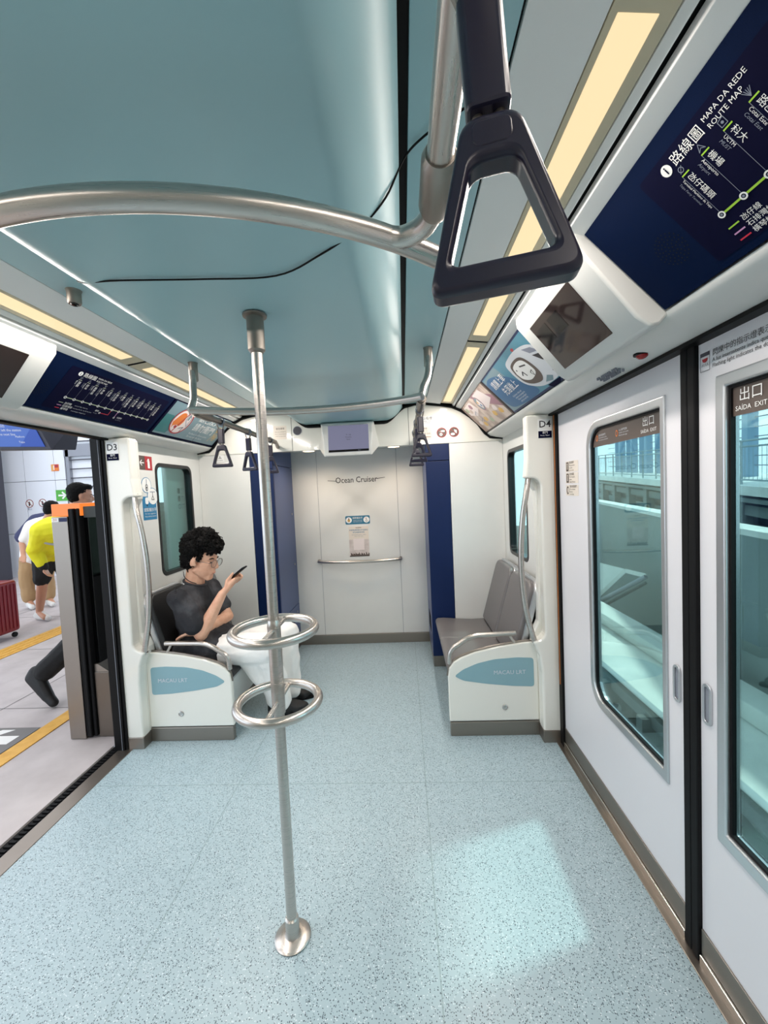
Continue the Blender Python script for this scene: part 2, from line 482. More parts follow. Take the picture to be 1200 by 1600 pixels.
# ceiling: dropped centre panel, side strips, cove profile
prof = [(0, 2.045), (.20, 2.045)]
for i in range(13):
    t = i / 12; prof.append((.31 + .150 * t, 2.045 + .095 * (t ** 2.2)))
prof += [(.460, 2.165)]
sec = [(-x, z) for x, z in reversed(prof)] + prof[1:]
def extrude_y(sec, y0, y1, closed=True, mb=None, mi=0):
    mb = mb or MB(); n = len(sec)
    vs = [(x, y0, z) for x, z in sec] + [(x, y1, z) for x, z in sec]; fs = []
    for i in range(n if closed else n - 1):
        j = (i + 1) % n; fs.append((i, j, j + n, i + n))
    if closed: fs.append(tuple(range(n - 1, -1, -1))); fs.append(tuple(range(n, 2 * n)))
    return mb.add(vs, fs, mi)
struct(extrude_y(sec, YB, YE - .01).build('ceiling', 'teal_ceiling'), 'glossy teal dropped centre panel of the ceiling', 'ceiling')
CP = [(.477, 2.172), (.645, 2.172), (.651, 2.176), (.765, 2.153), (.857, 2.141), (.876, 2.122), (.928, 2.105)]
kk = 4
struct(extrude_y([(-.66, 2.18), (.66, 2.18), (.66, 2.20), (-.66, 2.20)], YB, YE).build('trim_4', 'black', smooth=False), 'black gap above the ceiling panels', 'ceiling gap')
for s in (1, -1):
    side = 'right' if s > 0 else 'left'
    for (a, b, m, what) in (((.479, 2.168), (.643, 2.168), 'teal_ceiling', 'teal ceiling strip beside the dropped panel, %s side'),
                            ((.649, 2.170), (.764, 2.150), 'white_matt', 'white ceiling strip inside the lamps, %s side'),
                            ((.859, 2.137), (.873, 2.126), 'white_matt', 'narrow white strip outside the lamps, %s side'),
                            ((.888, 2.118), (.930, 2.104), 'white_matt', 'white cornice above the advertisement panels, %s side')):
        kk += 1
        sec = [(s * a[0], a[1]), (s * b[0], b[1]), (s * b[0], b[1] + .02), (s * a[0], a[1] + .02)]
        struct(extrude_y(sec, YB, YE).build('trim_%d' % kk, m, smooth=False, bevel=.0015), what % side, 'ceiling strip')
    kk += 1
    sec = [(s * .76, 2.19), (s * .93, 2.135), (s * 1.14, 1.925), (s * 1.155, 1.885), (s * 1.29, 1.866), (s * 1.32, 1.93), (s * 1.32, 2.25), (s * .76, 2.25)]
    struct(extrude_y(sec, YB, YE + .55).build('trim_%d' % kk, 'black', smooth=False), 'dark backing of the cove, %s side' % side, 'cove backing')
    # lower white valance over the doors
    kk += 1
    sec = [(1.128, 1.902), (1.133, 1.893), (1.15, 1.880), (1.19, 1.868), (1.245, 1.858), (1.285, 1.856), (1.285, 1.872), (1.20, 1.885), (1.16, 1.90), (1.14, 1.915)]
    sec = [(s * x, z) for x, z in sec]
    struct(extrude_y(sec, YB, YE).build('trim_%d' % kk, 'white_shell'), 'white valance over the doors, %s side' % side, 'valance')
    kk += 1
    sec = [(s * 1.25, 1.857), (s * 1.285, 1.856), (s * 1.285, 1.845), (s * 1.25, 1.846)]
    struct(extrude_y(sec, .15, 2.31).build('trim_%d' % kk, 'black', smooth=False), 'black shadow gap over the doorway, %s side' % side, 'door gap')

# side walls of the seat bay, with one window each
WIN = dict(y0=2.745, y1=3.205, z0=.965, z1=1.735)
for s, nm in ((1, 'wall_right'), (-1, 'wall_left')):
    R, U = (V((0, -s, 0)), Z)
    def yx(y): return -s * y
    a, b = sorted((yx(2.33), yx(3.40)))
    w0, w1 = sorted((yx(WIN['y0']), yx(WIN['y1'])))
    hole = rr(w0, WIN['z0'], w1, WIN['z1'], .05)
    mb = MB().plate([(a, 0), (b, 0), (b, 1.87), (a, 1.87)], [hole], (s * 1.25, 0, 0), R, U, .05)
    a, b = sorted((yx(-2.6), yx(.17)))
    mb.plate([(a, 0), (b, 0), (b, 1.87), (a, 1.87)], [], (s * 1.25, 0, 0), R, U, .05)
    struct(mb.build(nm, 'white_shell', smooth=False), 'white %s side wall of the carriage with a window behind the seats' % ('right' if s > 0 else 'left'), 'wall')
    wi = 1 if s > 0 else 2
    fr = MB().plate(rr(w0 - .012, WIN['z0'] - .012, w1 + .012, WIN['z1'] + .012, .06), [rr(w0 + .014, WIN['z0'] + .014, w1 - .014, WIN['z1'] - .014, .045)], (s * 1.247, 0, 0), R, U, .05)
    w = fr.build('window_%d' % wi, 'glass_frame', smooth=False, bevel=.003)
    struct(w, ['side window with black rounded frame behind the empty seats', 'side window with black rounded frame behind the seated man'][wi - 1], 'window')
    MB().plate(rr(w0 + .008, WIN['z0'] + .008, w1 - .008, WIN['z1'] - .008, .05), [], (s * 1.27, 0, 0), R, U, .004).build('pane', 'tinted_glass', w, smooth=False)
# white rear bulkhead behind the camera
struct(MB().box((-1.3, YB - .05, 0), (1.3, YB, 2.2)).build('wall_front', 'white_shell', smooth=False), 'white wall at the other end of the carriage', 'wall')

# end panels, blue cabinets, recessed end wall
AL = .63
for s, nm in ((1, 'right'), (-1, 'left')):
    mb = MB().box((s * .823, YE, .0), (s * 1.25, YE + .03, 1.838))
    struct(mb.build('trim_%d' % (40 + s), 'white_shell', smooth=False, bevel=.004), 'white end panel beside the blue cabinet, %s side' % nm, 'end panel')
    c = empty('cabinet', (s * .72, YE + .3, 0))
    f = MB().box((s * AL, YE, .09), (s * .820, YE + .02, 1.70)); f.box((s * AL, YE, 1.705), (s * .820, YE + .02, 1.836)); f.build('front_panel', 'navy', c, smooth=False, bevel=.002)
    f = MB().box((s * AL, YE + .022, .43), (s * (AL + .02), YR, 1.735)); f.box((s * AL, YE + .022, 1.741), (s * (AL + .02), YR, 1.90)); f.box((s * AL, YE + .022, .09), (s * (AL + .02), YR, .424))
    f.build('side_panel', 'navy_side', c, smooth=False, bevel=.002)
    MB().box((s * (AL + .02), YE + .03, .09), (s * .85, YR, 1.9)).build('carcass', 'navy_dark', c, smooth=False)
    MB().box((s * (AL + .003), YE + .002, 0), (s * .85, YR, .088)).build('plinth', 'steel_plate', c, smooth=False)
    g = MB()
    for k in range(9): g.box((s * (AL - .003), YE + .16 + k * .026, .24), (s * (AL + .001), YE + .168 + k * .026, .38))
    g.build('vent', 'black', c, smooth=False)
    for zz in (1.30, .82, .36):
        MB().lathe([(0, 0), (.011, 0), (.011, .004), (.007, .006)], (s * AL, YR - .09, zz), 'X' if s < 0 else 'X').build('latch', 'steel_bright', c)
    settle(c)
    tag(c, 'tall dark blue cabinet beside the %s' % ('recess, next to the empty grey seats' if s > 0 else 'recess, behind the seated man'), 'cabinet')
mb = MB()
for a, b in ((-.64, -.3875), (-.3845, .3805), (.3835, .64)): mb.box((a, YR, .092), (b, YR + .03, 1.95))
mb.box((-.64, YR + .004, .0), (.64, YR + .03, 1.95), 1)
struct(mb.build('wall_back', ['white_shell', 'mid_grey'], smooth=False, bevel=.0015), 'white recessed end wall with two vertical seams', 'wall')
struct(MB().box((-.64, YR - .012, 0), (.64, YR + .01, .092)).build('baseboard_back', 'steel_plate', smooth=False, bevel=.003), 'brushed steel kick plate along the end wall', 'baseboard')

# header over the recess
def header_top():
    h = [(1.25, 1.856), (1.15, 1.866), (1.110, 1.900), (1.055, 1.978), (.995, 2.036), (.925, 2.088), (.855, 2.122), (.77, 2.140), (.65, 2.156), (.56, 2.158), (.50, 2.145)]
    c = []
    for i in range(9):
        t = i / 8; e = t * t * (3 - 2 * t); c.append((.50 - .19 * t, 2.145 - .120 * e))
    return h + c[1:]
ht = header_top()
top = ht + [(-x, z) for x, z in reversed(ht)]
hd = MB().plate([(1.25, 1.838)] + top + [(-1.25, 1.838)], [], (0, YE - .004, 0), X, Z, .04)
hd.add([(-AL, YE, 1.838), (AL, YE, 1.838), (AL, YR + .01, 1.885), (-AL, YR + .01, 1.885), (-AL, YE, 1.862), (AL, YE, 1.862), (AL, YR + .01, 1.90), (-AL, YR + .01, 1.90)],
       [(0, 1, 2, 3), (7, 6, 5, 4), (0, 4, 5, 1), (1, 5, 6, 2), (2, 6, 7, 3), (3, 7, 4, 0)])
h = hd.build('trim_44', 'white_gloss', smooth=False, bevel=.003)
struct(h, 'glossy cream header arched over the end recess', 'header')
for x in (-.452, .505): MB().box((x - .0015, YE - .0052, 1.84), (x + .0015, YE - .0035, 2.15)).build('seam', 'black', h, smooth=False)
MB().tube([(x, YE - .010, z + .003) for x, z in top], .010, 8).build('gasket', 'black', h)
struct(MB().box((-1.3, 3.46, 1.9), (1.3, 3.97, 2.25)).build('trim_45', 'black', smooth=False), 'dark space over the recess', 'backing')
struct(MB().box((-1.3, 3.96, 0), (1.3, 4.02, 2.25)).build('trim_46', 'white_shell', smooth=False), 'outer end of the carriage', 'carriage end')
struct(MB().box((-1.3, YB, 2.25), (1.3, 4.0, 2.32)).build('trim_47', 'white_shell', smooth=False), 'carriage roof', 'roof')

# ------------------------------------------------------------------ doors on the right (closed)
DX = 1.285
def door_leaf(n, y0, y1, wy0, wy1, round_far, seal_y, handle_y, label):
    R, U = V((0, -1, 0)), Z
    rad = (.11, 0.004, 0.004, .11) if round_far else (.004, .11, .11, .004)
    o0, o1 = -wy1, -wy0
    outer = rr(o0, .455, o1, 1.742, rad); inner = rr(o0 + .034, .495, o1 - .026, 1.708, tuple(max(.003, r - .03) for r in rad))
    d = MB().plate([(-y1, .035), (-y0, .035), (-y0, 1.848), (-y1, 1.848)], [rr(o0 + .004, .459, o1 - .004, 1.738, rad)], (DX, 0, 0), R, U, .035).build('door_%d' % n, 'white_door', smooth=False)
    struct(d, label, 'door')
    fr = MB().plate(outer, [inner], (DX - .006, 0, 0), R, U, .04).build('window_frame', 'aluminium', d, smooth=False, bevel=.006, seg=3)
    ga = MB().plate(rr(o0 + .030, .491, o1 - .022, 1.712, tuple(max(.003, r - .026) for r in rad)), [rr(o0 + .042, .503, o1 - .034, 1.700, tuple(max(.003, r - .036) for r in rad))], (DX + .004, 0, 0), R, U, .012).build('gasket', 'black_rubber', d, smooth=False)
    MB().plate(inner, [], (DX + .012, 0, 0), R, U, .004).build('pane', 'tinted_glass', d, smooth=False)
    p = Pr((DX + .0095, 0, 0), R, U)
    bx0, bx1 = o0 + .042, o1 - .034
    p.slab([(x, max(z, 1.628)) for x, z in rr(bx0, 1.0, bx1, 1.70, tuple(max(.003, r - .036) for r in rad)) if z > 1.3] if False else
           [(bx0, 1.628), (bx1, 1.628)] + [q for q in rr(bx0, 1.628, bx1, 1.70, (.0, .0, min(.07, max(.003, rad[2] - .036)), min(.07, max(.003, rad[3] - .036)))) if q[1] > 1.63], 'sign_brown', 'exit_band', 0, .001)
    ex = (bx1 - .075) if round_far else (bx0 + .055)
    p.text('出口', ex, 1.676, .036, 'print_white', 'exit_lettering', align='CENTER', d=.0016)
    p.text('SAÍDA  EXIT', ex, 1.645, .017, 'print_white', 'exit_lettering', align='CENTER', d=.0016)
    if round_far:
        for xx, lines in ((bx0 + .05, ('請勿倚靠車門', 'Não encostar à porta', 'Do not lean on the door')), (bx0 + .215, ('小心車門空隙', 'Cuidado com a porta', 'Mind the door gap'))):
            p.disc(xx - .012, 1.664, .013, 'orange', 'exit_lettering', .0014, sx=.7).disc(xx - .012, 1.664, .009, 'sign_brown', 'exit_lettering', .0018, sx=.7)
            for i, t in enumerate(lines): p.text(t, xx + .004, 1.673 - i * .010, .010 - .002 * (i > 0), 'print_soft', 'exit_lettering', d=.0016)
    for k, (b, ms) in p.geo.items(): b.build(k, ms, d, smooth=False)
    # rubber edge and kick strip
    lo_, hi_ = (seal_y, seal_y + .030) if round_far else (seal_y - .030, seal_y)
    MB().box((DX - .012, lo_ , .004), (DX + .03, hi_, 1.85)).build('rubber_edge', 'black_rubber', d, smooth=False, bevel=.004)
    MB().box((DX - .005, y0 + .002, .036), (DX + .001, y1 - .002, .115)).build('kick_strip', 'steel_plate', d, smooth=False, bevel=.001)
    MB().box((DX - .012, y0 + .002, .001), (DX + .02, y1 - .002, .034)).build('guide_rail', 'steel_bright', d, smooth=False, bevel=.002)
    hb = MB().plate(rr(-handle_y - .017, .765, -handle_y + .017, .885, .016), [rr(-handle_y - .0095, .774, -handle_y + .0095, .876, .009)], (DX - .006, 0, 0), R, U, .012)
    hb.plate(rr(-handle_y - .0095, .774, -handle_y + .0095, .876, .009), [], (DX - .001, 0, 0), R, U, .002, 1)
    hb.build('recessed_handle', ['aluminium', 'mid_grey'], d, smooth=False, bevel=.002)
    return d
d1 = door_leaf(1, 1.276, 2.262, 1.360, 1.925, True, 1.246, 1.315, 'closed white sliding door leaf nearer the seats, with a tall window')
d2 = door_leaf(2, .214, 1.214, .565, 1.148, False, 1.2452, 1.185, 'closed white sliding door leaf nearest the camera on the right')
# pocket edge: black seal with a thin copper line
for s, kk2, lab in ((1, 50, 'black seal strip beside the closed doors'), (-1, 51, 'black seal strip on the edge of the open doorway')):
    mb = MB().box((s * 1.272, 2.262, .0), (s * 1.33, 2.309, 1.857))
    mb.box((s * 1.269, 2.284, .35), (s * 1.2725, 2.292, 1.857), 1)
    if s < 0: mb = MB().box((s * 1.290, 2.292, .0), (s * 1.350, 2.34, 1.857)); mb.box((s * 1.274, 2.300, .0), (s * 1.292, 2.34, 1.857), 0); mb.box((s * 1.302, 2.2905, .0), (s * 1.305, 2.2925, 1.857), 2)
    struct(mb.build('trim_%d' % kk2, ['black', 'gold_line', 'mid_grey'], smooth=False, bevel=.002), lab, 'door seal')
# the far jamb behind the camera
for s, k2 in ((1, 52), (-1, 53)):
    struct(MB().box((s * 1.2, .10, 0), (s * 1.33, .20, 1.857)).build('trim_%d' % k2, 'white_shell', smooth=False), 'white door pillar behind the camera', 'pillar')

# ------------------------------------------------------------------ door pillars with bowed grab handles
def pillar(s, idx, num, lab):
    def prof(notch):
        pts = [(1.30, 0), (1.30, 1.857), (1.13, 1.857), (1.13, 1.62), (1.122, 1.54)]
        if notch:
            pts += [(1.118, 1.512)] + [(1.15 + .05 * cos(radians(a)), 1.462 + .05 * sin(radians(a))) for a in range(90, -1, -15)] + \
                   [(1.20 - .0, 1.0)] + [(1.15 + .055 * cos(radians(a)), .645 + .055 * sin(radians(a))) for a in range(0, -91, -15)] + [(1.135, .585)]
        else: pts[2:] = [(1.160, 1.857), (1.160, 1.62), (1.150, 1.54)]; pts += [(1.155, 1.5), (1.19, 1.44), (1.20, 1.0), (1.19, .68), (1.15, .60)]
        pts += [(1.15, .56), (1.172, .50), (1.182, .40), (1.182, 0)]
        return pts
    mb = MB()
    a = prof(True); R = V((s, 0, 0))
    O = V((0, YP, 0))
    # build in XZ; front faces -Y
    mb.plate([(s * x, z) for x, z in (a if s > 0 else a)], [], O, X, Z, .075)
    b = prof(False); mb.plate([(s * x, z) for x, z in b], [], O + Y * .070, X, Z, .065)
    p = mb.build('trim_%d' % idx, 'white_gloss', smooth=False, bevel=.014, seg=3)
    struct(p, lab, 'pillar')
    MB().box((s * 1.178, YP - .004, .0), (s * 1.302, YP + .10, .072)).build('kick_plate', 'steel_plate', p, smooth=False, bevel=.003)
    pts = smooth_path([(s * 1.142, YP + .03, 1.525), (s * 1.122, YP + .01, 1.43), (s * 1.100, YP + .01, 1.30), (s * 1.085, YP + .01, 1.13), (s * 1.085, YP + .01, .95), (s * 1.102, YP + .01, .77), (s * 1.135, YP + .015, .63), (s * 1.155, YP + .03, .575)], 6)
    gh = empty('grab_bar', (s * 1.10, YP, .58))
    MB().tube(pts, .0155, 16).build('bar', 'steel', gh)
    MB().lathe([(.022, 0), (.022, .006), (.017, .012)], (s * 1.155, YP + .03, .574), 'Z').build('foot', 'steel_bright', gh)
    MB().lathe([(.017, -.012), (.022, -.006), (.022, 0)], (s * 1.142, YP + .03, 1.53), 'Z').build('foot', 'steel_bright', gh)
    settle(gh)
    tag(gh, 'bowed stainless steel grab bar on the pillar marked %s' % num, 'grab bar')
    sg = Pr((s * 1.229, YP - .003, 1.78), X, Z)
    sg.slab(rr(-.036, -.052, .036, .052, .002), 'print_white', 'panel', 0, .002)
    sg.text(num, 0, .022, .052, 'print_dark', align='CENTER', bold=.0006)
    sg.rect(-.036, -.052, .036, -.014, 'navy_dark', 'caption', .0006)
    sg.text('車門', 0, -.024, .015, 'print_white', 'caption', align='CENTER')
    sg.text('Porta  Door', 0, -.038, .010, 'print_white', 'caption', align='CENTER')
    tag(sg.out('door_number_sign'), 'white door number sign reading %s on the door pillar' % num, 'sign')
pillar(1, 54, 'D4', 'glossy white door pillar beside the closed doors and empty seats')
pillar(-1, 55, 'D3', 'glossy white door pillar between the open doorway and the seated man')

# ------------------------------------------------------------------ ceiling lamps
def lamp(s, y0, y1, label):
    r = empty('ceiling_lamp', (s * .81, (y0 + y1) / 2, 2.14))
    def px(x, z, d=0): return (s * x, z - d)
    a, b = (.766, 2.150), (.857, 2.138)
    sec = [px(*a), px(*b), px(b[0], b[1] + .02), px(a[0], a[1] + .02)]
    extrude_y(sec, y0 - .07, y1 + .07).build('frame', 'beige_frame', r, smooth=False, bevel=.0015)
    sec = [px(.777, 2.1475), px(.835, 2.1398), px(.835, 2.1428), px(.777, 2.1505)]
    extrude_y(sec, y0, y1).build('diffuser', 'lamp', r, smooth=False, bevel=.0008)
    for yy in (y0 - .0715, y1 + .0715):
        extrude_y([px(.766, 2.1492), px(.857, 2.1372), px(.857, 2.15), px(.766, 2.16)], yy - .0015, yy + .0015).build('joint', 'black', r, smooth=False)
    l = add_light('lamp_light', 'AREA', (s * .806, (y0 + y1) / 2, 2.136), LAMP_WATT, (1.0, .92, .85), size=.05, size_y=(y1 - y0))
    l.rotation_euler = (0, radians(7) * s, 0); l.parent = r
    settle(r)
    return tag(r, label, 'lamp', 'luminous strips along the ceiling')
lamp(1, .64, 1.865, 'long warm ceiling light strip on the right, nearest the camera')
lamp(1, 2.02, 3.22, 'warm ceiling light strip on the right beyond the joint, over the empty seats')
lamp(-1, .64, 1.865, 'long warm ceiling light strip on the left, nearer the camera')
lamp(-1, 2.02, 3.22, 'warm ceiling light strip on the left beyond the joint, over the seated man')
for s in (1, -1):
    o = lamp(s, -1.9, .50, 'ceiling light strip behind the camera')
    o['label'] = 'ceiling light strip behind the camera on the %s' % ('right' if s > 0 else 'left')

# downlights in the soffit
for x, lab in ((-.345, 'round recessed downlight in the soffit left of the header screen'), (.375, 'round recessed downlight in the soffit right of the header screen')):
    r = empty('downlight', (x, 3.45, 1.843))
    MB().lathe([(.048, 0), (.050, -.003), (.058, -.005), (.060, 0), (.060, .004)], (x, 3.45, 1.846)).build('bezel', 'white_gloss', r)
    MB().lathe([(0.001, -.003), (.046, -.003), (.046, 0)], (x, 3.45, 1.845)).build('lens', 'downlight', r)
    l = add_light('downlight_light', 'SPOT', (x, 3.56, 1.832), 7.5, (1.0, .80, .60)); l.data.spot_size = radians(165); l.data.spot_blend = .8; l.data.shadow_soft_size = .04; l.parent = r
    settle(r); tag(r, lab, 'lamp', 'downlights over the end wall')

# ------------------------------------------------------------------ advertisement cove: maps, screens, posters
P1, P2 = V((.928, 0, 2.105)), V((1.127, 0, 1.903)); SL = (P2 - P1).length
def cove(s, y):
    """frame on the cove: x along the reading direction from y, y measured DOWN from the top edge as negative"""
    a, b = V((s * P1.x, y, P1.z)), V((s * P2.x, y, P2.z)); U = (a - b).normalized()
    return Pr(a, V((0, -s, 0)), U)
ROUTE = [('媽閣', 'Barra', ''), ('海洋', 'Oceano', 'Ocean'), ('運動場', 'Estádio', 'Stadium'), ('馬會', 'Jockey Clube', 'Jockey Club'), ('排角', 'Pai Kok', ''), ('路氹西', 'Cotai Oeste', 'Cotai West'),
         ('蓮花', 'Lótus', 'Lotus'), ('協和醫院', 'Hospital Union', 'Union Hospital'), ('東亞運', 'Jogos da Ásia Oriental', 'East Asian Games'), ('路氹東', 'Cotai Este', 'Cotai East'), ('科大', 'UCTM', 'MUST'), ('機場', 'Aeroporto', 'Airport'), ('氹仔碼頭', 'Terminal Marítimo da Taipa', 'Taipa Ferry Terminal')]
def route_map(s, y_far, y_near, node_y, order, linecol, label):
    yl = y_far if s > 0 else y_near                  # left edge in reading direction
    p = cove(s, yl); W = abs(y_far - y_near)
    p.slab([(0, -SL + .004), (W, -SL + .004), (W, 0), (0, 0)], 'navy_panel', 'panel', .002, .012)
    def xx(y): return (yl - y) if s > 0 else (y - yl)
    x0 = xx(node_y); st = .0495
    p.slab(rr(x0 - .075, -.262, x0 + st * 12 + .06, -.034, .01), 'navy_dark', 'map_field', .0026, .0006)
    L_ = 'lettering'
    p.disc(x0 - .012, -.058, .0115, 'print_white', L_, .0032); p.text('i', x0 - .012, -.058, .022, 'navy_dark', L_, .0036, 'CENTER', bold=.0005)
    p.text('路線圖', x0 + .006, -.058, .025, 'print_white', L_, .0032)
    p.text('MAPA DA REDE', x0 + .088, -.051, .0125, 'print_white', L_, .0032); p.text('ROUTE MAP', x0 + .088, -.066, .0125, 'print_white', L_, .0032)
    yb = -.190; D_ = 'line_diagram'
    p.line((x0, yb), (x0 + 12 * st, yb), .0042, linecol, D_, .0032)
    for i, (zh, pt, en) in enumerate(order):
        x = x0 + i * st; tx = x + .004
        p.ring(x, yb, .0042, .0072, 'print_white', D_, .0042); p.disc(x, yb, .0045, 'navy_dark', D_, .0038); p.disc(x, yb, .0024, 'print_grey', D_, .0044)
        p.line((tx - .004, -.088), (x, yb + .008), .0008, 'print_grey', D_, .003)
        p.line((tx - .004, -.088), (tx + .014, -.088), .0026, linecol, D_, .0032)
        # little station emblem: outlined leaf, wing, gate ...
        cx = tx + .004; k = i % 4
        if k == 0: p.ring(cx, -.077, .0045, .0058, 'print_grey', D_, .0032).line((cx - .006, -.083), (cx + .006, -.071), .001, 'print_grey', D_, .0032)
        elif k == 1: p.pline([(cx - .007, -.083), (cx, -.070), (cx + .007, -.083), (cx, -.078), (cx - .007, -.083)], .0012, 'print_grey', D_, .0032)
        elif k == 2: p.pline([(cx - .006, -.083), (cx - .006, -.072), (cx + .006, -.070), (cx + .006, -.083), (cx - .006, -.083)], .0012, 'print_grey', D_, .0032).disc(cx, -.077, .0025, 'print_grey', D_, .0032)
        else:
            for q in (-.006, -.003, 0, .003, .006): p.line((cx, -.084), (cx + q * 1.2, -.071), .001, 'print_grey', D_, .0032)
        p.text(zh, tx + .008, -.094, .0155, 'print_white', L_, .0032, rot=-90)
        p.text(pt, tx - .008, -.094, .0088 if len(pt) < 16 else .0066, 'print_white', L_, .0032, rot=-90)
        if en: p.text(en, tx - .017, -.094, .0088 if len(en) < 16 else .0066, 'print_grey', L_, .0032, rot=-90, shear=.2)
    # branches
    il = [o[0] for o in order].index('蓮花'); ih = [o[0] for o in order].index('協和醫院')
    xl, xh = x0 + il * st, x0 + ih * st
    sg = -1 if il < ih else 1
    p.pline([(xl, yb), (xl, -.225), (xl + sg * .055, -.225)], .003, 'print_red', D_, .0031); p.ring(xl + sg * .06, -.225, .003, .0055, 'print_white', D_, .0036)
    p.text('橫琴', xl + sg * .07, -.218, .012, 'print_white', L_, .0032, 'RIGHT' if sg < 0 else 'LEFT'); p.text('Hengqin', xl + sg * .07, -.232, .008, 'print_grey', L_, .0032, 'RIGHT' if sg < 0 else 'LEFT')
    p.line((xh, yb), (xh, -.228), .003, 'print_pink', D_, .0031); p.ring(xh, -.232, .003, .0055, 'print_white', D_, .0036)
    p.text('石排灣', xh - sg * .02, -.228, .012, 'print_white', L_, .0032, 'LEFT' if sg < 0 else 'RIGHT'); p.text('Seac Pai Van', xh - sg * .02, -.242, .008, 'print_grey', L_, .0032, 'LEFT' if sg < 0 else 'RIGHT')
    # legend
    for i, (c, zh, pt) in enumerate(((linecol, '氹仔線', 'Linha da Taipa  Taipa Line'), ('print_pink', '石排灣線', 'Linha Seac Pai Van  Seac Pai Van Line'), ('print_red', '橫琴線', 'Linha Hengqin  Hengqin Line'))):
        yy = -.220 - i * .0155
        p.line((x0 - .012, yy), (x0 + .012, yy), .003, c, D_, .0032); p.text(zh, x0 + .018, yy, .0135, 'print_white', L_, .0032); p.text(pt, x0 + .078, yy, .0075, 'print_soft', L_, .0032)
    # loudspeaker perforation
    gx = xx(.956) if s > 0 else xx(1.66)
    for r_, n_ in ((.006, 4), (.014, 9), (.022, 14), (.030, 19), (.038, 24)):
        for k in range(n_): p.disc(gx + r_ * cos(2 * pi * k / n_ + r_ * 50), -.175 + r_ * sin(2 * pi * k / n_ + r_ * 50), .0019, 'black', 'speaker_holes', .0024, n=6)
    return tag(p.out('route_map_panel'), label, 'route map')
route_map(1, 1.098, .20, .826, list(reversed(ROUTE)), 'print_lime', 'dark blue route map panel above the closed doors, near the camera')
route_map(-1, 2.474, 1.60, 1.797, ROUTE, 'print_limegrey', 'dark blue route map panel above the open doorway, beside the teal poster')  # left line takes the lime with glare mixed into its colour

def cove_screen(s, y_far, y_near, label):
    r = empty('display_screen', (s * 1.0, (y_far + y_near) / 2, 1.95))
    yl = y_far if s > 0 else y_near; W = y_far - y_near
    # housing: profile swells out from the cove
    pr = [(.900, 2.116), (.905, 2.080), (.925, 2.055), (1.055, 1.895), (1.090, 1.868), (1.115, 1.872), (1.14, 1.90), (1.14, 1.93), (.94, 2.12)]
    extrude_y([(s * x, z) for x, z in pr], y_near, y_far).build('housing', 'white_shell', r, bevel=.008, seg=3)
    a, b = V((s * .925, yl, 2.055)), V((s * 1.055, yl, 1.895)); U = (a - b).normalized(); H = (a - b).length
    p = Pr(a, V((0, -s, 0)), U)
    p.slab(rr(.085, -H + .002, W - .115 if s > 0 else W - .10, -.008, .002), 'screen_off', 'display', .0025, .003)
    q = .0032
    for i in range(3):                              # faint boxes left on the dark display
        p.rect(.11 + i * .10, -.10 - (i % 2) * .0, .19 + i * .10, -.035, 'black_gloss', 'display', q) if i < 2 else None
    for k, (bb, ms) in p.geo.items(): bb.build(k, ms, r, smooth=False)
    settle(r); return tag(r, label, 'screen')
cove_screen(1, 1.645, 1.104, 'switched-off screen in a white housing above the closed doors')
cove_screen(-1, 1.592, 1.00, 'switched-off screen in a white housing above the open doorway at the left edge')

# --- poster with the train, right
p = cove(1, 2.498); W = .835
p.slab([(0, -SL + .004), (W, -SL + .004), (W, 0), (0, 0)], 'navy', 'panel', .002, .010)
p.rect(.014, -SL + .016, W, -.010, 'ad_teal', 'picture', .0026)
def blob(pts, n=6): return [(q.x, q.y) for q in smooth_path([(*a, 0) for a in pts] + [(*pts[0], 0)], n)[:-1]]
p.poly([(.014, -.018), (.30, -.010), (.33, -.10), (.30, -.24), (.26, -SL + .016), (.014, -SL + .016)], 'ad_slate', 'picture', .0028)
p.poly(blob([(.02, -.045), (.10, -.030), (.22, -.050), (.34, -.10), (.45, -.19), (.50, -.25), (.42, -.266), (.20, -.262), (.06, -.24), (.02, -.16)]), 'ad_blue', 'picture', .003)
_P, p = p, Pr(p.P(.050, -.014, 0), p.R, p.U); _P0 = p; p.geo = _P.geo
# train nose: white body, dark windscreen, side windows
p.poly(blob([(.36, -.10), (.38, -.045), (.46, -.030), (.58, -.030), (.70, -.055), (.775, -.12), (.785, -.18), (.75, -.225), (.66, -.242), (.52, -.236), (.42, -.20), (.37, -.155)]), 'print_soft', 'picture', .0032)
p.poly(blob([(.385, -.11), (.41, -.066), (.50, -.056), (.57, -.072), (.60, -.13), (.595, -.185), (.55, -.212), (.46, -.200), (.40, -.165)]), 'sign_brown', 'picture', .0036)
p.poly(blob([(.40, -.112), (.425, -.078), (.50, -.070), (.555, -.085), (.575, -.13), (.565, -.165), (.48, -.178), (.415, -.152)]), 'print_white', 'picture', .0040)
p.line((.485, -.095), (.545, -.108), .008, 'print_dark', 'picture', .0044); p.pline([(.44, -.138), (.468, -.122), (.478, -.152)], .008, 'print_dark', 'picture', .0044)
p.pline([(.525, -.150), (.552, -.142), (.540, -.172), (.525, -.150)], .004, 'print_dark', 'picture', .0044); p.disc(.432, -.100, .005, 'print_dark', 'picture', .0044)
p.poly([(.625, -.050), (.70, -.070), (.735, -.105), (.66, -.088)], 'print_grey', 'picture', .0038); p.poly([(.66, -.10), (.74, -.118), (.78, -.165), (.70, -.145)], 'print_dark', 'picture', .0038)
p.poly([(.69, -.205), (.745, -.180), (.77, -.195), (.73, -.225)], 'print_dark', 'picture', .0038); p.poly([(.565, -.228), (.62, -.205), (.66, -.222), (.63, -.240)], 'ad_slate', 'picture', .0038)
p.poly([(.55, -.245), (.70, -.245), (.66, -.268), (.58, -.268)], 'navy_dark', 'picture', .0030)
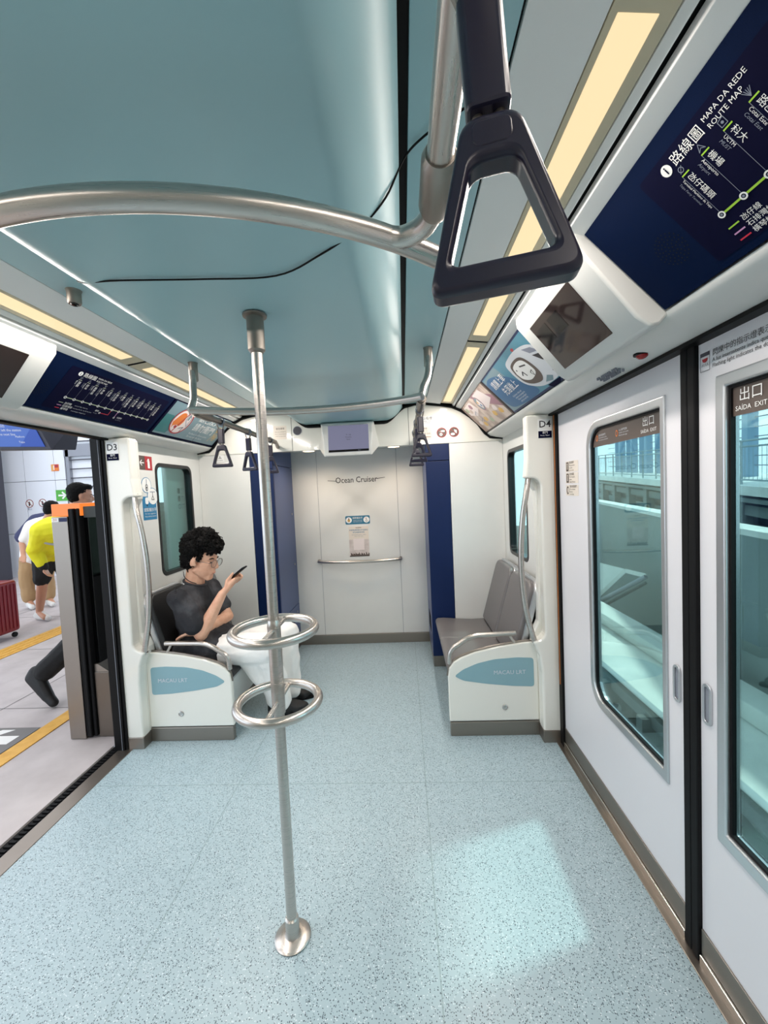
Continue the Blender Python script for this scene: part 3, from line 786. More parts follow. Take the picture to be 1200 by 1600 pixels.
p.disc(.56, -.020, .008, 'sign_red', 'picture', .0030, sx=2)
p = _P
p.text('請讓上車', .075, -.085, .058, 'print_white', 'lettering', .0046, sp=1.0); p.text('先落後上', .140, -.152, .058, 'print_white', 'lettering', .0046)
for i, t in enumerate(('Se faz favor, deixe sair', 'primeiro os passageiros', 'Please let passengers', 'exit the train first')): p.text(t, .19 + i * .012, -.198 - i * .0155, .0165, 'print_soft', 'lettering', .0046)
tag(p.out('advertisement_panel'), 'teal poster with a white train nose, between the dark screen and the pinkish poster', 'poster')
# --- pinkish collage poster, right
p = cove(1, 3.335); W = .815
p.slab([(0, -SL + .004), (W, -SL + .004), (W, 0), (0, 0)], 'sign_brown', 'panel', .002, .010)
p.rect(.006, -SL + .012, W - .02, -.006, 'ad_paper', 'picture', .0026)
p.poly([(.40, -.006), (.55, -.006), (.795, -.10), (.795, -.20), (.60, -.12)], 'ad_rose', 'picture', .0028); p.poly([(.48, -.012), (.66, -.012), (.74, -.11), (.55, -.15), (.44, -.09)], 'ad_pale', 'picture', .003)
p.poly([(.06, -.02), (.30, -.02), (.36, -.10), (.22, -.14), (.07, -.10)], 'ad_pale', 'picture', .003)
p.disc(.47, -.085, .062, 'ad_rose', 'picture', .0034); p.disc(.47, -.085, .052, 'ad_slate', 'picture', .0037); p.poly([(.43, -.075), (.50, -.045), (.515, -.10), (.47, -.13)], 'ad_pale', 'picture', .004); p.disc(.455, -.07, .012, 'ochre', 'picture', .0043); p.disc(.48, -.10, .012, 'sign_blue', 'picture', .0043)
for (x, y) in ((.10, -.05), (.16, -.075), (.24, -.05), (.30, -.19), (.56, -.2), (.64, -.17), (.70, -.21), (.4, -.22), (.12, -.19), (.2, -.22)):
    p.poly(blob([(x - .04, y), (x - .01, y + .02), (x + .035, y + .006), (x + .02, y - .022), (x - .025, y - .018)]), random.choice(['ochre', 'ad_paper', 'print_limegrey', 'ad_rose', 'ad_pale']), 'picture', .0032)
p.pline([(.18, -.12), (.25, -.10), (.25, -.17), (.18, -.19), (.18, -.12)], .006, 'print_grey', 'picture', .0034); p.pline([(.22, -.11), (.22, -.18)], .004, 'print_grey', 'picture', .0034)
p.line((.35, -.002), (.35, -SL + .01), .003, 'print_dark', 'picture', .0046)
tag(p.out('advertisement_panel'), 'pinkish beige collage poster with a round emblem at the end of the right cove', 'poster')
# --- courtesy poster, left
p = cove(-1, 2.492); W = .835
p.slab([(0, -SL + .004), (W, -SL + .004), (W, 0), (0, 0)], 'navy_dark', 'panel', .002, .010)
p.rect(.018, -SL + .020, W - .016, -.008, 'ad_slate', 'picture', .0026)
p.poly([(.018, -.20), (.018, -.11), (.10, -.11), (.16, -.18), (.14, -.25), (.018, -.25)], 'ad_green', 'picture', .0028)
cx, cy = .215, -.135
p.disc(cx, cy, .100, 'ad_pale', 'picture', .003, sx=1.0); p.poly(blob([(cx - .085, cy - .02), (cx - .05, cy + .055), (cx + .0, cy + .06), (cx + .02, cy), (cx - .01, cy - .06), (cx - .05, cy - .075)]), 'orange', 'picture', .0033)
p.poly(blob([(cx - .06, cy - .045), (cx - .01, cy - .035), (cx + .03, cy - .075), (cx - .02, cy - .092), (cx - .055, cy - .08)]), 'ad_pale', 'picture', .0036); p.disc(cx - .03, cy - .05, .012, 'sign_red', 'picture', .0038)
p.pline([(cx + .03, cy + .02), (cx + .03, cy + .075), (cx + .08, cy + .04), (cx + .08, cy - .03), (cx + .03, cy + .02)], .005, 'print_grey', 'picture', .0036); p.rect(cx + .04, cy + .02, cx + .06, cy + .06, 'ad_slate', 'picture', .0034)
p.pline([(cx + .01, cy - .06), (cx + .06, cy - .04), (cx + .05, cy - .08)], .006, 'print_dark', 'picture', .0036)
p.ring(cx, cy, .096, .106, 'sign_red', 'picture', .0040); p.line((cx - .03, cy - .095), (cx + .03, cy + .095), .009, 'sign_red', 'picture', .0040)
p.text('顧己及人', .385, -.070, .074, 'print_white', 'lettering', .0042); p.text('請勿衝門', .385, -.150, .074, 'print_white', 'lettering', .0042)
p.text('Por favor, não force a porta', .385, -.206, .023, 'print_soft', 'lettering', .0042); p.text('Do not rush the doors', .385, -.232, .023, 'print_soft', 'lettering', .0042)
for k in range(6):
    a = radians(60 * k); p.ring(.735 + .018 * cos(a), -.115 + .018 * sin(a), .010, .0135, 'ochre', 'picture', .0036); p.ring(.75 + .02 * cos(a), -.19 + .02 * sin(a), .011, .0145, 'ochre', 'picture', .0036)
p.pline([(.69, -.235), (.715, -.16), (.735, -.115)], .004, 'ochre', 'picture', .0036); p.line((.715, -.16), (.75, -.19), .004, 'ochre', 'picture', .0036)
p.line((.50, -.004), (.50, -SL + .006), .004, 'print_dark', 'picture', .0048)
tag(p.out('advertisement_panel'), 'slate blue courtesy poster with a red crossed circle above the seated man', 'poster')

# ------------------------------------------------------------------ screen on the header
r = empty('display_screen', (.015, 3.27, 1.78))
bk = [(-.235, 1.85), (.265, 1.85), (.225, 2.042), (-.195, 2.042)]; ft = [(-.165, 1.775), (.200, 1.775), (.222, 2.030), (-.190, 2.030)]
mid = [(-.172, 1.768), (.207, 1.768), (.228, 2.038), (-.196, 2.038)]
vs = [(x, YE - .003, z) for x, z in bk] + [(x, 3.225 + (z - 1.77) * .14 + .012, z) for x, z in mid] + [(x, 3.225 + (z - 1.77) * .14, z) for x, z in ft]
fs = [(8, 9, 10, 11), (0, 3, 2, 1)] + [(a + o, (a + 1) % 4 + o, (a + 1) % 4 + o + 4, a + o + 4) for o in (0, 4) for a in range(4)]
MB().add(vs, fs).build('housing', 'white_shell', r, bevel=.010, seg=3)
U = V((0, .14, 1)).normalized(); p = Pr((0, 3.225, 1.77), X, U)
p.slab([(-.135, .030), (.185, .030), (.185, .243), (-.135, .243)], 'screen_lit', 'display', .002, .004)
p.rect(-.135, .030, .185, .048, 'black', 'display', .0024)
for i, t in enumerate(('下一站', 'Próxima', 'Next')): p.text(t, .025, .165 - i * .018, .014, 'print_dark', 'display', .0026, 'CENTER')
p.text('Barra', .10, .039, .010, 'print_grey', 'display', .0026)
for k, (b, ms) in p.geo.items(): b.build(k, ms, r, smooth=False)
settle(r); tag(r, 'small lit screen in a white housing on the header over the end wall', 'screen')

# ------------------------------------------------------------------ central pole with two rings
PX, PY = .004, 1.280
r = empty('grab_pole', (PX, PY, 0))
MB().tube([(PX, PY, .05), (PX, PY, 1.97)], .0170, 24).build('shaft', 'steel', r)
MB().lathe([(.0205, .775), (.0212, .79), (.0212, .93), (.0218, .935), (.0212, .94), (.0212, 1.062), (.019, 1.075), (.0172, 1.082)], (PX, PY, 0)).build('sleeve', 'steel', r)
MB().lathe([(.058, 0), (.060, .004), (.054, .009), (.026, .013), (.0225, .018), (.0222, .070), (.0185, .074)], (PX, PY, 0), n=36).build('base_flange', 'steel', r)
MB().lathe([(.0195, 1.925), (.022, 1.93), (.026, 1.934), (.0262, 2.034), (.036, 2.036), (.037, 2.041)], (PX, PY, 0), n=32).build('ceiling_socket', 'steel_plate', r)
for z in (1.049, .812):
    g = MB().tube([(PX + .129 * cos(2 * pi * i / 48), PY + .129 * sin(2 * pi * i / 48), z) for i in range(48)], .0150, 16, closed=True).build('ring', 'steel', r)
    for s in (1, -1): MB().tube([(PX, PY + s * .015, z), (PX, PY + s * .122, z)], .0085, 12).build('spoke', 'steel_bright', g)
settle(r); tag(r, 'stainless steel grab pole with two horizontal rings standing on the floor', 'pole')

# ------------------------------------------------------------------ overhead rails
ZR = 1.90; RR = .0185
def rail(name, s, label):
    """s=-1: near bow, s=+1: far bow; each with two side bars along the carriage"""
    if s < 0: xe, ye, yp, ys, y0, y1 = .520, .775, .567, .60, -1.9, .62
    else: xe, ye, yp, y0, y1 = .545, 1.895, 2.052, 1.93, 3.19
    r = empty(name, (0, (y0 + y1) / 2, ZR))
    n = 28; pts = []
    for i in range(n + 1):
        x = -xe + 2 * xe * i / n; t = x / xe
        pts.append((x, yp + (ye - yp) * (t * t * .85 + abs(t) ** 4 * .15), ZR))
    MB().tube(pts, RR, 18).build('cross_bar', 'steel', r)
    for e in (1, -1):
        if s < 0:
            xr = .506
            MB().tube([(e * xr, y0, ZR + .004), (e * xr, y1, ZR + .004)], RR * .95, 18).build('side_bar', 'steel', r)
            MB().tube(smooth_path([(e * xr, y1 - .01, ZR + .004), (e * (xr - .002), .655, ZR + .004), (e * (xr - .018), .690, ZR + .002), (e * (xr - .050), .708, ZR), (e * (xr - .085), .699, ZR)], 6), [RR * .93] * 25, 16).build('bend', 'steel', r)
            MB().tube([(e * xr, .545, ZR + .004), (e * xr, .555, ZR + .004), (e * xr, .64, ZR + .004), (e * xr, .655, ZR + .004)], [.020, .0245, .0245, .020], 20).build('collar', 'steel_plate', r)
            for yy in (-1.6,):
                MB().tube(fillet([(e * xr, yy, ZR), (e * .55, yy + .05, 2.02), (e * .58, yy + .08, 2.17)], .05), .016, 14).build('hanger', 'steel', r)
        else:
            xr = .545
            MB().tube([(e * xr, y0, ZR), (e * xr, y1, ZR)], RR * .9, 18).build('side_bar', 'steel_plate', r)
            MB().tube(smooth_path([(e * xr, y1 - .005, ZR), (e * (xr + .01), y1 + .06, ZR - .004), (e * (xr + .03), YE - .004, ZR - .02)], 5), [RR * .8] * 11, 14).build('end_bend', 'steel_plate', r)
            MB().tube([(e * xr, 1.955, ZR), (e * xr, 2.10, ZR)], .0225, 18).build('collar', 'steel_plate', r)
            MB().tube(fillet([(e * .540, 1.90, ZR + .002), (e * .552, 1.96, 1.955), (e * .588, 2.035, 2.03), (e * .590, 2.052, 2.168)], .07, 8), .0165, 16).build('hanger', 'steel', r)
            MB().lathe([(.018, 2.075), (.0215, 2.08), (.0215, 2.160), (.024, 2.167)], (e * .590, 2.052, 0)).build('ceiling_socket', 'steel_plate', r)
    settle(r); return tag(r, label, 'grab rail')
rail('overhead_grab_rail', -1, 'curved overhead grab rail nearest the camera, with side bars running back')
rail('overhead_grab_rail', 1, 'curved overhead grab rail beyond the pole, with side bars carrying the strap handles')

# ------------------------------------------------------------------ strap handles
def make_strap():
    r = empty('strap_handle')
    mb = MB()
    ring_ = [(.0225 * cos(2 * pi * i / 20), 0, .0225 * sin(2 * pi * i / 20)) for i in range(20)]
    g = []
    for i in range(20):
        a = 2 * pi * i / 20
        g += [(.0195 * cos(a), -.011, .0195 * sin(a)), (.0195 * cos(a), .011, .0195 * sin(a)), (.0225 * cos(a), .011, .0225 * sin(a)), (.0225 * cos(a), -.011, .0225 * sin(a))]
    f = []
    for i in range(20):
        j = (i + 1) % 20
        for k in range(4): f.append((i * 4 + k, i * 4 + (k + 1) % 4, j * 4 + (k + 1) % 4, j * 4 + k))
    mb.add(g, f).build('clamp', 'print_grey', r)
    lp = MB()
    for e in (1, -1): lp.tube([(e * .020, 0, -.008), (e * .018, 0, -.020), (e * .008, 0, -.052), (e * .006, 0, -.072)], .0042, 8)
    lp.build('loop', 'steel_plate', r)
    MB().plate(rr(-.0165, -.012, .0165, .012, .006), [], (0, 0, -.040), X, Y, .080).build('sleeve', 'strap_plastic', r, smooth=False, bevel=.003)
    ln = MB()
    for e in (1, -1): ln.tube([(e * .008, 0, -.112), (e * .008, 0, -.138)], .0045, 10)
    ln.build('link', 'steel_plate', r)
    # handle: rounded trapezoid frame, thicker head, broad grip
    out = fillet([(0, -.250, 0), (.0575, -.250, 0), (.0205, -.126, 0), (-.0205, -.126, 0), (-.0575, -.250, 0), (0, -.250, 0)], .013, 6)[:-1]
    inn = fillet([(0, -.2295, 0), (.0395, -.2295, 0), (.0165, -.158, 0), (-.0165, -.158, 0), (-.0395, -.2295, 0), (0, -.2295, 0)], .010, 6)[:-1]
    hb = MB().plate([(q.x, q.y) for q in out], [[(q.x, q.y) for q in inn]], (0, -.0125, 0), X, Z, .025)
    hb.build('handle', 'strap_plastic', r, smooth=True, bevel=.0078, seg=5)
    MB().plate(rr(-.0145, -.150, .0145, -.132, .006), [], (0, -.0130, 0), X, Z, .002).build('head_plate', 'strap_plastic', r, smooth=False, bevel=.001)
    return r
strap = make_strap()
# nearest one
strap.location = (.514, .352, 1.906); strap.rotation_euler = (0, radians(-3.5), radians(-9)); strap.scale = (1.07, 1.07, 1.07)
tag(strap, 'large dark triangular strap handle hanging closest to the camera', 'strap handle', 'strap handles on the overhead rails')
for s, ys, labs in ((-1, (2.225, 2.62, 3.06), ('dark strap handle above the seated man, first of three on the left rail', 'dark strap handle in front of the left blue cabinet, middle of the left rail', 'dark strap handle partly behind the pole, last on the left rail')),
                    (1, (2.20, 2.62, 3.05), ('dark strap handle over the empty seats, nearest of the right rail', 'dark strap handle over the empty seats, middle of the right rail', 'dark strap handle over the empty seats, last of the right rail beside the blue cabinet'))):
    for i, y in enumerate(ys):
        c = copy_tree(strap); c.location = (s * .545, y, ZR); c.scale = (1, 1, 1)
        c.rotation_euler = (radians((-1.5, 1, -1)[i]), 0, radians((4, -14, 9)[i] if s < 0 else (3, -6, 5)[i])); c['label'] = labs[i]

# thin cable along the ceiling, small detector on the left strip
w = smooth_path([(-.50, 1.14, 2.164), (-.47, 1.13, 2.150), (-.42, 1.10, 2.096), (-.37, 1.06, 2.058), (-.25, 1.03, 2.040), (-.05, 1.05, 2.039), (.14, 1.06, 2.039), (.27, .985, 2.040), (.37, .93, 2.060), (.43, .90, 2.098), (.47, .87, 2.150), (.51, .83, 2.158), (.56, .79, 2.155), (.60, .77, 2.163)], 6)
tag(MB().tube(w, .0022, 8).build('cable', 'black'), 'thin black cable looping across the teal ceiling', 'cable')
r = empty('sensor', (-.588, 1.303, 2.13))
MB().lathe([(.017, 2.125), (.020, 2.130), (.020, 2.160), (.023, 2.168)], (-.588, 1.303, 0)).build('body', 'steel_plate', r)
MB().lathe([(.001, 2.120), (.010, 2.121), (.012, 2.126)], (-.588, 1.303, 0)).build('lens', 'black_gloss', r)
settle(r); tag(r, 'small round metal sensor on the left ceiling strip', 'sensor')

# ------------------------------------------------------------------ seats
def bench(s, label):
    def x_(v): return s * v
    r = empty('bench_seat', (s * .95, 2.87, 0))
    def cushion(y0, y1, m):
        pr = [(.672, .362), (.655, .382), (.657, .405), (.675, .418), (.72, .420), (.82, .410), (.95, .402), (1.06, .405), (1.10, .412), (1.10, .365)]
        extrude_y([(x_(a), b) for a, b in pr], y0, y1).build('seat_cushion', m, r, bevel=.009, seg=3)
    def back(y0, y1, m):
        O = V((x_(1.035), 0, .418)); U = V((x_(.135), 0, .485)).normalized(); R_ = V((0, -s, 0))
        a, b = sorted((-s * y0, -s * y1))
        o = rr(a + .012, .0, b - .012, .498, (.02, .02, .07, .07), 8)
        q = MB().plate(o, [], O + V((x_(-.0), 0, 0)), R_, U, .05).build('backrest', m, r, smooth=False, bevel=.018, seg=4)
        o = rr(a + .002, -.02, b - .002, .508, (.02, .02, .08, .08), 8)
        MB().plate(o, [], O + V((x_(.03), 0, .0)), R_, U, .036).build('backrest_shell', 'steel_plate' if False else 'aluminium', q, smooth=False, bevel=.01, seg=2)
    for i, (a, b) in enumerate(((2.425, 2.878), (2.884, 3.335))):
        m = 'seat_reflect_dark' if (s < 0 and i == 0) else 'seat_grey'
        cushion(a, b, m); back(a, b, m)
    MB().box((x_(.668), 2.42, .352), (x_(1.2), 3.345, .366)).build('seat_rim', 'aluminium', r, smooth=False, bevel=.003)
    pr = [(.672, .352), (.735, .10), (1.235, .10), (1.235, .352)]
    extrude_y([(x_(a), b) for a, b in pr], 2.42, 3.345).build('base', 'white_shell', r, smooth=False)
    pr = [(.762, .10), (.762, 0), (1.235, 0), (1.235, .10)]
    extrude_y([(x_(a), b) for a, b in pr], 2.42, 3.345).build('plinth', 'steel_dark', r, smooth=False)
    settle(r); return tag(r, label, 'seat')
bench(1, 'empty grey two-place bench seat on the right')
bench(-1, 'two-place bench seat on the left that the man sits on')

def end_screen(s, label):
    r = empty('seat_end_panel', (s * .92, 2.39, 0)); yf = 2.385
    top = [(1.182, .560), (1.10, .556), (.95, .535), (.82, .506), (.735, .475), (.690, .448), (.664, .412), (.656, .36)]
    out = [(1.182, .088)] + top + [(.656, .088)]
    out = [(s * x, z) for x, z in out]
    MB().plate(out, [], (0, yf, 0), X, Z, .035).build('body', 'white_gloss', r, smooth=False, bevel=.008, seg=3)
    MB().tube([(s * x, yf + .018, z + .004) for x, z in [(1.176, .561)] + list(smooth_path([(x, z, 0) for x, z in top[1:]], 4)) ] if False else
              [(s * q.x, yf + .018, q.y + .003) for q in smooth_path([(x, z, 0) for x, z in top], 4)], .007, 8).build('edge_trim', 'steel_plate', r)
    pl = fillet([(1.155, .38, 0), (1.155, .465, 0), (1.06, .470, 0), (.93, .462, 0), (.83, .440, 0), (.745, .405, 0), (.692, .366, 0), (.745, .338, 0), (.88, .316, 0), (1.03, .300, 0), (1.155, .294, 0), (1.155, .38, 0)], .018, 4)[:-1]
    tp = MB().plate([(s * q.x, q.y) for q in pl], [], (0, yf - .002, 0), X, Z, .004).build('teal_plate', 'teal_plate', r, smooth=False)
    p = Pr((s * 1.0, yf - .0026, .382), X, Z); p.text('MACAU LRT', 0.015 if s > 0 else -.02, 0, .034, 'print_soft', 'lettering', .0008, 'CENTER')
    p.geo['lettering'][0].build('lettering', ['print_soft'], tp, smooth=False)
    MB().lathe([(.0165, 0), (.0165, .004), (.013, .006), (.012, .003), (.006, .003), (.004, .006)], (s * .982, yf, .172), 'Y').build('lock', 'steel_bright', r)
    MB().box((s * .660, yf - .002, .0), (s * 1.180, yf + .033, .086)).build('kick_plate', 'steel_plate', r, smooth=False, bevel=.004)
    pts = fillet([(s * 1.062, yf + .018, .607), (s * .80, yf + .018, .600), (s * .672, yf + .018, .515), (s * .668, yf + .018, .435)], .055, 8)
    ar = MB().tube(pts, .0145, 16).build('armrest', 'steel', r)
    MB().tube([(s * 1.022, yf + .018, .603), (s * 1.055, yf + .018, .548)], .0085, 10).build('strut', 'steel', ar)
    settle(r); return tag(r, label, 'seat end panel')
end_screen(1, 'white panel with teal MACAU LRT plate at the end of the empty seats')
end_screen(-1, 'white panel with teal MACAU LRT plate in front of the seated man')

# handrail on the end wall
r = empty('handrail', (0, YR, .82))
MB().tube(smooth_path([(-.412, YR - .03, .826), (-.36, YR - .046, .822), (-.18, YR - .075, .818), (-.01, YR - .082, .817), (.16, YR - .075, .818), (.34, YR - .046, .822), (.392, YR - .03, .826)], 6), .0150, 14).build('bar', 'steel', r)
for x in (-.405, .385): MB().box((x - .012, YR - .042, .812), (x + .012, YR + .001, .840)).build('bracket', 'steel_dark', r, smooth=False, bevel=.004)
settle(r); tag(r, 'bowed stainless steel handrail across the end wall', 'handrail')

# ------------------------------------------------------------------ signs in the carriage
YW = YR - .0012
p = Pr((0, YW, 1.597), X, Z)
p.text('Ocean Cruiser', -.008, 0, .078, 'print_dark', 'panel', 0, 'CENTER', sx=.86, bold=.0004)
p.poly([(-.285, .006), (-.285, .002), (-.205, -.007), (-.205, -.002)], 'print_dark', 'stroke', 0); p.poly([(.190, .0), (.190, .006), (.270, .014), (.270, .010)], 'print_dark', 'stroke', 0)
tag(p.out('wall_lettering'), 'dark lettering Ocean Cruiser between two strokes on the end wall', 'lettering')
p = Pr((-.014, YW, 1.211), X, Z)
p.slab(rr(-.119, -.041, .119, .041, .012), 'sign_blue2', 'panel', .0, .001)
for x in (-.085, .085): p.disc(x, 0, .029, 'print_white', 'print', .0006)
p.line((-.085, -.018), (-.085, .02), .004, 'print_dark', 'print', .001); p.disc(-.085, -.004, .012, 'ochre', 'print', .001, sx=1.2); p.disc(-.085, .012, .006, 'print_dark', 'print', .0012)
p.ring(.085, -.010, .007, .010, 'print_dark', 'print', .001); p.line((.07, .016), (.09, .016), .003, 'sign_red', 'print', .001); p.line((.085, .016), (.085, 0), .003, 'print_dark', 'print', .001)
p.text('請緊握扶手', 0, .018, .020, 'print_white', 'print', .001, 'CENTER'); p.text('Segure no corrimão', 0, -.004, .0105, 'print_white', 'print', .001, 'CENTER'); p.text('Please hold the handrail', 0, -.018, .0095, 'print_white', 'print', .001, 'CENTER')
tag(p.out('safety_sticker'), 'blue rounded hold-the-handrail sticker on the end wall above the notice', 'sticker')
p = Pr((-.010, YW, 1.002), X, Z)
p.slab([(-.096, -.146), (.096, -.146), (.096, .146), (-.096, .146)], 'notice_paper', 'panel', 0, .001)
p.rect(-.096, -.146, .096, .02, 'poster_sky', 'print', .0004)
p.text('安全乘車', 0, .133, .014, 'print_dark', 'print', .0008, 'CENTER'); p.text('乘車時請緊握扶手或座位', 0, .110, .0165, 'sign_blue', 'print', .0008, 'CENTER'); p.text('安全乘車齊參與', 0, .088, .0165, 'sign_blue', 'print', .0008, 'CENTER')
p.text('Segure-se bem durante a viagem', 0, .066, .0105, 'print_grey', 'print', .0008, 'CENTER'); p.text('Please hold on tight', 0, .052, .0105, 'print_grey', 'print', .0008, 'CENTER')
p.rect(-.055, -.082, .050, .028, 'ad_pale', 'print', .0007)
sk = [(-.096, -.146)]; xx = -.096
for i in range(17): sk += [(xx, -.146 + .010 + .02 * abs(sin(i * 1.7)) + .008 * (i % 3)), (xx + .0112, -.146 + .010 + .02 * abs(sin(i * 1.7)))]; xx += .01129
p.poly(sk + [(.096, -.146)], 'sign_brown', 'print', .001)
tag(p.out('paper_notice'), 'pale paper notice with blue heading on the end wall above the handrail', 'notice')
YH = YE - .0052
p = Pr((.645, YH, 1.963), X, Z)
p.slab(rr(-.060, .022, .056, .098, .003), 'print_white', 'panel', 0, .0008); p.slab(rr(-.060, -.092, .048, .012, .003), 'notice_paper', 'panel', 0, .0008)
p.text('禁止吸煙', .0, .080, .026, 'print_dark', 'print', .0006, 'CENTER'); p.text('É proibido fumar', 0, .060, .012, 'print_brown', 'print', .0006, 'CENTER'); p.text('No smoking', 0, .047, .012, 'print_brown', 'print', .0006, 'CENTER'); p.text('Lei n.º 5/2011', 0, .033, .008, 'print_grey', 'print', .0006, 'CENTER')
p.text('違者罰款', -.022, .0, .015, 'print_dark', 'print', .0006, 'CENTER'); p.text('Multa  Fine', -.01, -.018, .010, 'print_brown', 'print', .0006, 'CENTER'); p.text('MOP$1500', -.012, -.040, .019, 'print_dark', 'print', .0006, 'CENTER'); p.line((-.05, -.066), (.035, -.066), .004, 'sign_maroon', 'print', .0006)
tag(p.out('no_smoking_notice'), 'white no smoking notice on the header above the right blue cabinet', 'notice')
for x, k, lab in ((.768, 0, 'round maroon no eating sign on the header, beside the no smoking notice'), (.866, 1, 'round maroon no littering sign on the header, farther from the notice')):
    p = Pr((x, YH, 1.925), X, Z)
    p.slab(circ(0, 0, .043, 32), 'print_white', 'panel', 0, .0008); p.disc(0, 0, .0405, 'sign_maroon', 'print', .0005, n=32); p.disc(0, 0, .032, 'sign_brown', 'print', .0008, n=32)
    if k == 0: p.poly([(-.018, .006), (.022, .004), (.026, .016), (.012, .020), (-.012, .014)], 'print_white', 'print', .0011); p.disc(-.006, -.014, .012, 'print_white', 'print', .0011); p.disc(-.006, -.014, .005, 'sign_brown', 'print', .0013)
    else: p.poly([(.0, .022), (.022, .014), (.022, -.012), (.006, .0)], 'print_white', 'print', .0011); p.disc(-.010, -.016, .010, 'print_white', 'print', .0011, sx=1.7)
    p.line((-.024, .022), (.024, -.022), .006, 'sign_maroon', 'print', .0015)
    tag(p.out('prohibition_sign'), lab, 'sign')
p = Pr((-.545, YH, 1.995), X, Z)
p.slab(rr(-.060, -.055, .052, .055, .003), 'notice_paper', 'panel', 0, .0008); p.text('敬告乘客', 0, .030, .018, 'print_brown', 'print', .0006, 'CENTER')
for i, t in enumerate(('Aviso aos passageiros', 'Notice to passengers', 'CCTV em operação')): p.text(t, 0, .006 - i * .018, .0105, 'print_brown', 'print', .0006, 'CENTER')
tag(p.out('passenger_notice'), 'small cream notice on the left side of the header', 'notice')
p = Pr((-.404, YH, 2.003), X, Z); p.slab(circ(0, 0, .036, 32), 'charcoal', 'panel', 0, .0008); p.ring(0, 0, .033, .037, 'mid_grey', 'print', .001)
tag(p.out('camera_window'), 'round dark camera window on the left side of the header', 'camera window')
p = Pr((-1.066, YE - .0012, 1.812), X, Z); p.slab(rr(-.034, -.028, .034, .026, .003), 'print_white', 'panel', 0, .0008)
for a in (90, 210, 330):
    c, s_ = cos(radians(a)), sin(radians(a)); q = [(0, 0), (.0085 * cos(radians(a - 30)), .0085 * sin(radians(a - 30))), (.0147 * c, .0147 * s_), (.0085 * cos(radians(a + 30)), .0085 * sin(radians(a + 30)))]
    p.poly([(x, y + .004) for x, y in q], 'print_dark', 'print', .0005)
p.text('MITSUBISHI', 0, -.018, .0095, 'print_dark', 'print', .0005, 'CENTER')
tag(p.out('maker_sticker'), 'small white sticker with a three diamond mark on the left end panel', 'sticker')
# left wall stickers
XL = V((-1.249, 0, 0))
p = Pr((-1.2488, 2.642, 1.736), Y, Z); p.slab(rr(-.082, -.046, .064, .046, .002), 'sign_brown', 'panel', 0, .001); p.rect(-.012, -.046, .064, .046, 'sign_red', 'print', .0006)
p.pline([(-.062, 0), (-.022, 0)], .007, 'print_white', 'print', .0008); p.pline([(-.044, .018), (-.064, 0), (-.044, -.018)], .006, 'print_white', 'print', .001)
p.slab(rr(.016, -.034, .038, .016, .005), 'print_white', 'print', .0012, .0004); p.poly([(.020, .016), (.034, .016), (.034, .030), (.020, .030)], 'print_white', 'print', .0012); p.line((.020, .026), (.008, .010), .004, 'print_white', 'print', .0014)
tag(p.out('extinguisher_sign'), 'red and brown fire extinguisher sign on the left wall, with white arrow', 'sign')
p = Pr((-1.2488, 2.650, 1.485), Y, Z)
p.slab(rr(-.075, -.125, .070, .03, .004), 'sign_blue', 'panel', 0, .001); p.slab(circ(-.022, .105, .052, 28), 'sign_blue', 'panel', .0002, .001); p.slab(circ(.036, .03, .058, 28), 'sign_blue', 'panel', .0004, .001)
p.disc(-.022, .105, .048, 'print_white', 'print', .0008, n=28); p.disc(.036, .03, .054, 'print_white', 'print', .001, n=28)
p.line((-.022, .065), (-.022, .145), .005, 'print_grey', 'print', .0012); p.ring(-.022, .098, .009, .013, 'print_dark', 'print', .0014); p.ring(-.022, .080, .009, .013, 'print_dark', 'print', .0014)
p.line((.008, .060), (.064, .060), .005, 'print_grey', 'print', .0014); p.pline([(.036, .058), (.036, .035), (.022, .008), (.050, .008), (.036, .035)], .005, 'print_dark', 'print', .0014)
p.slab(rr(-.046, -.020, -.012, .024, .012), 'print_white', 'print', .0008, .0004); p.disc(-.03, -.028, .006, 'print_dark', 'print', .001)
p.text('請緊握扶手', -.0, -.060, .027, 'print_white', 'print', .0008, 'CENTER'); p.text('Por favor segure-se', .0, -.084, .014, 'print_white', 'print', .0008, 'CENTER'); p.text('Please hold the handrail', .0, -.102, .0125, 'print_white', 'print', .0008, 'CENTER')
tag(p.out('safety_sticker'), 'blue hold-on sticker with two round pictures on the left wall by the window', 'sticker')
# sticker on the closed door: three notices
p = Pr((DX - .0012, 2.105, 1.50), V((0, -1, 0)), Z)
for yy, kind in ((.058, 0), (.0, 1), (-.062, 2)):
    p.slab(rr(-.068, yy - .027, .082, yy + .027, .004), 'notice_paper', 'panel', 0, .0006)
    if kind < 2: p.rect(-.060, yy - .023, -.030, yy + .023, 'print_brown', 'print', .0004); p.line((-.045, yy - .015), (-.045, yy + .008), .007, 'notice_paper', 'print', .0007); p.disc(-.045, yy + .013, .005, 'notice_paper', 'print', .0007)
    else: p.disc(-.045, yy, .021, 'print_brown', 'print', .0004, sx=.75); p.disc(-.041, yy, .014, 'notice_paper', 'print', .0007, sx=.6)
    for i, t in enumerate((('請勿奔跑', 'Não corra para', 'as portas', 'Do not rush'), ('請勿觸碰', 'Não toque nas', 'portas', 'Hands off doors'), ('請勿倚靠車門', 'Não se encoste', 'às portas', 'Do not lean'))[kind]): p.text(t, -.022, yy + .018 - i * .0125, .0145 if i == 0 else .0105, 'print_brown', 'print', .0006)
tag(p.out('door_stickers'), 'cream notices with brown pictograms on the closed door leaf nearer the seats', 'sticker')
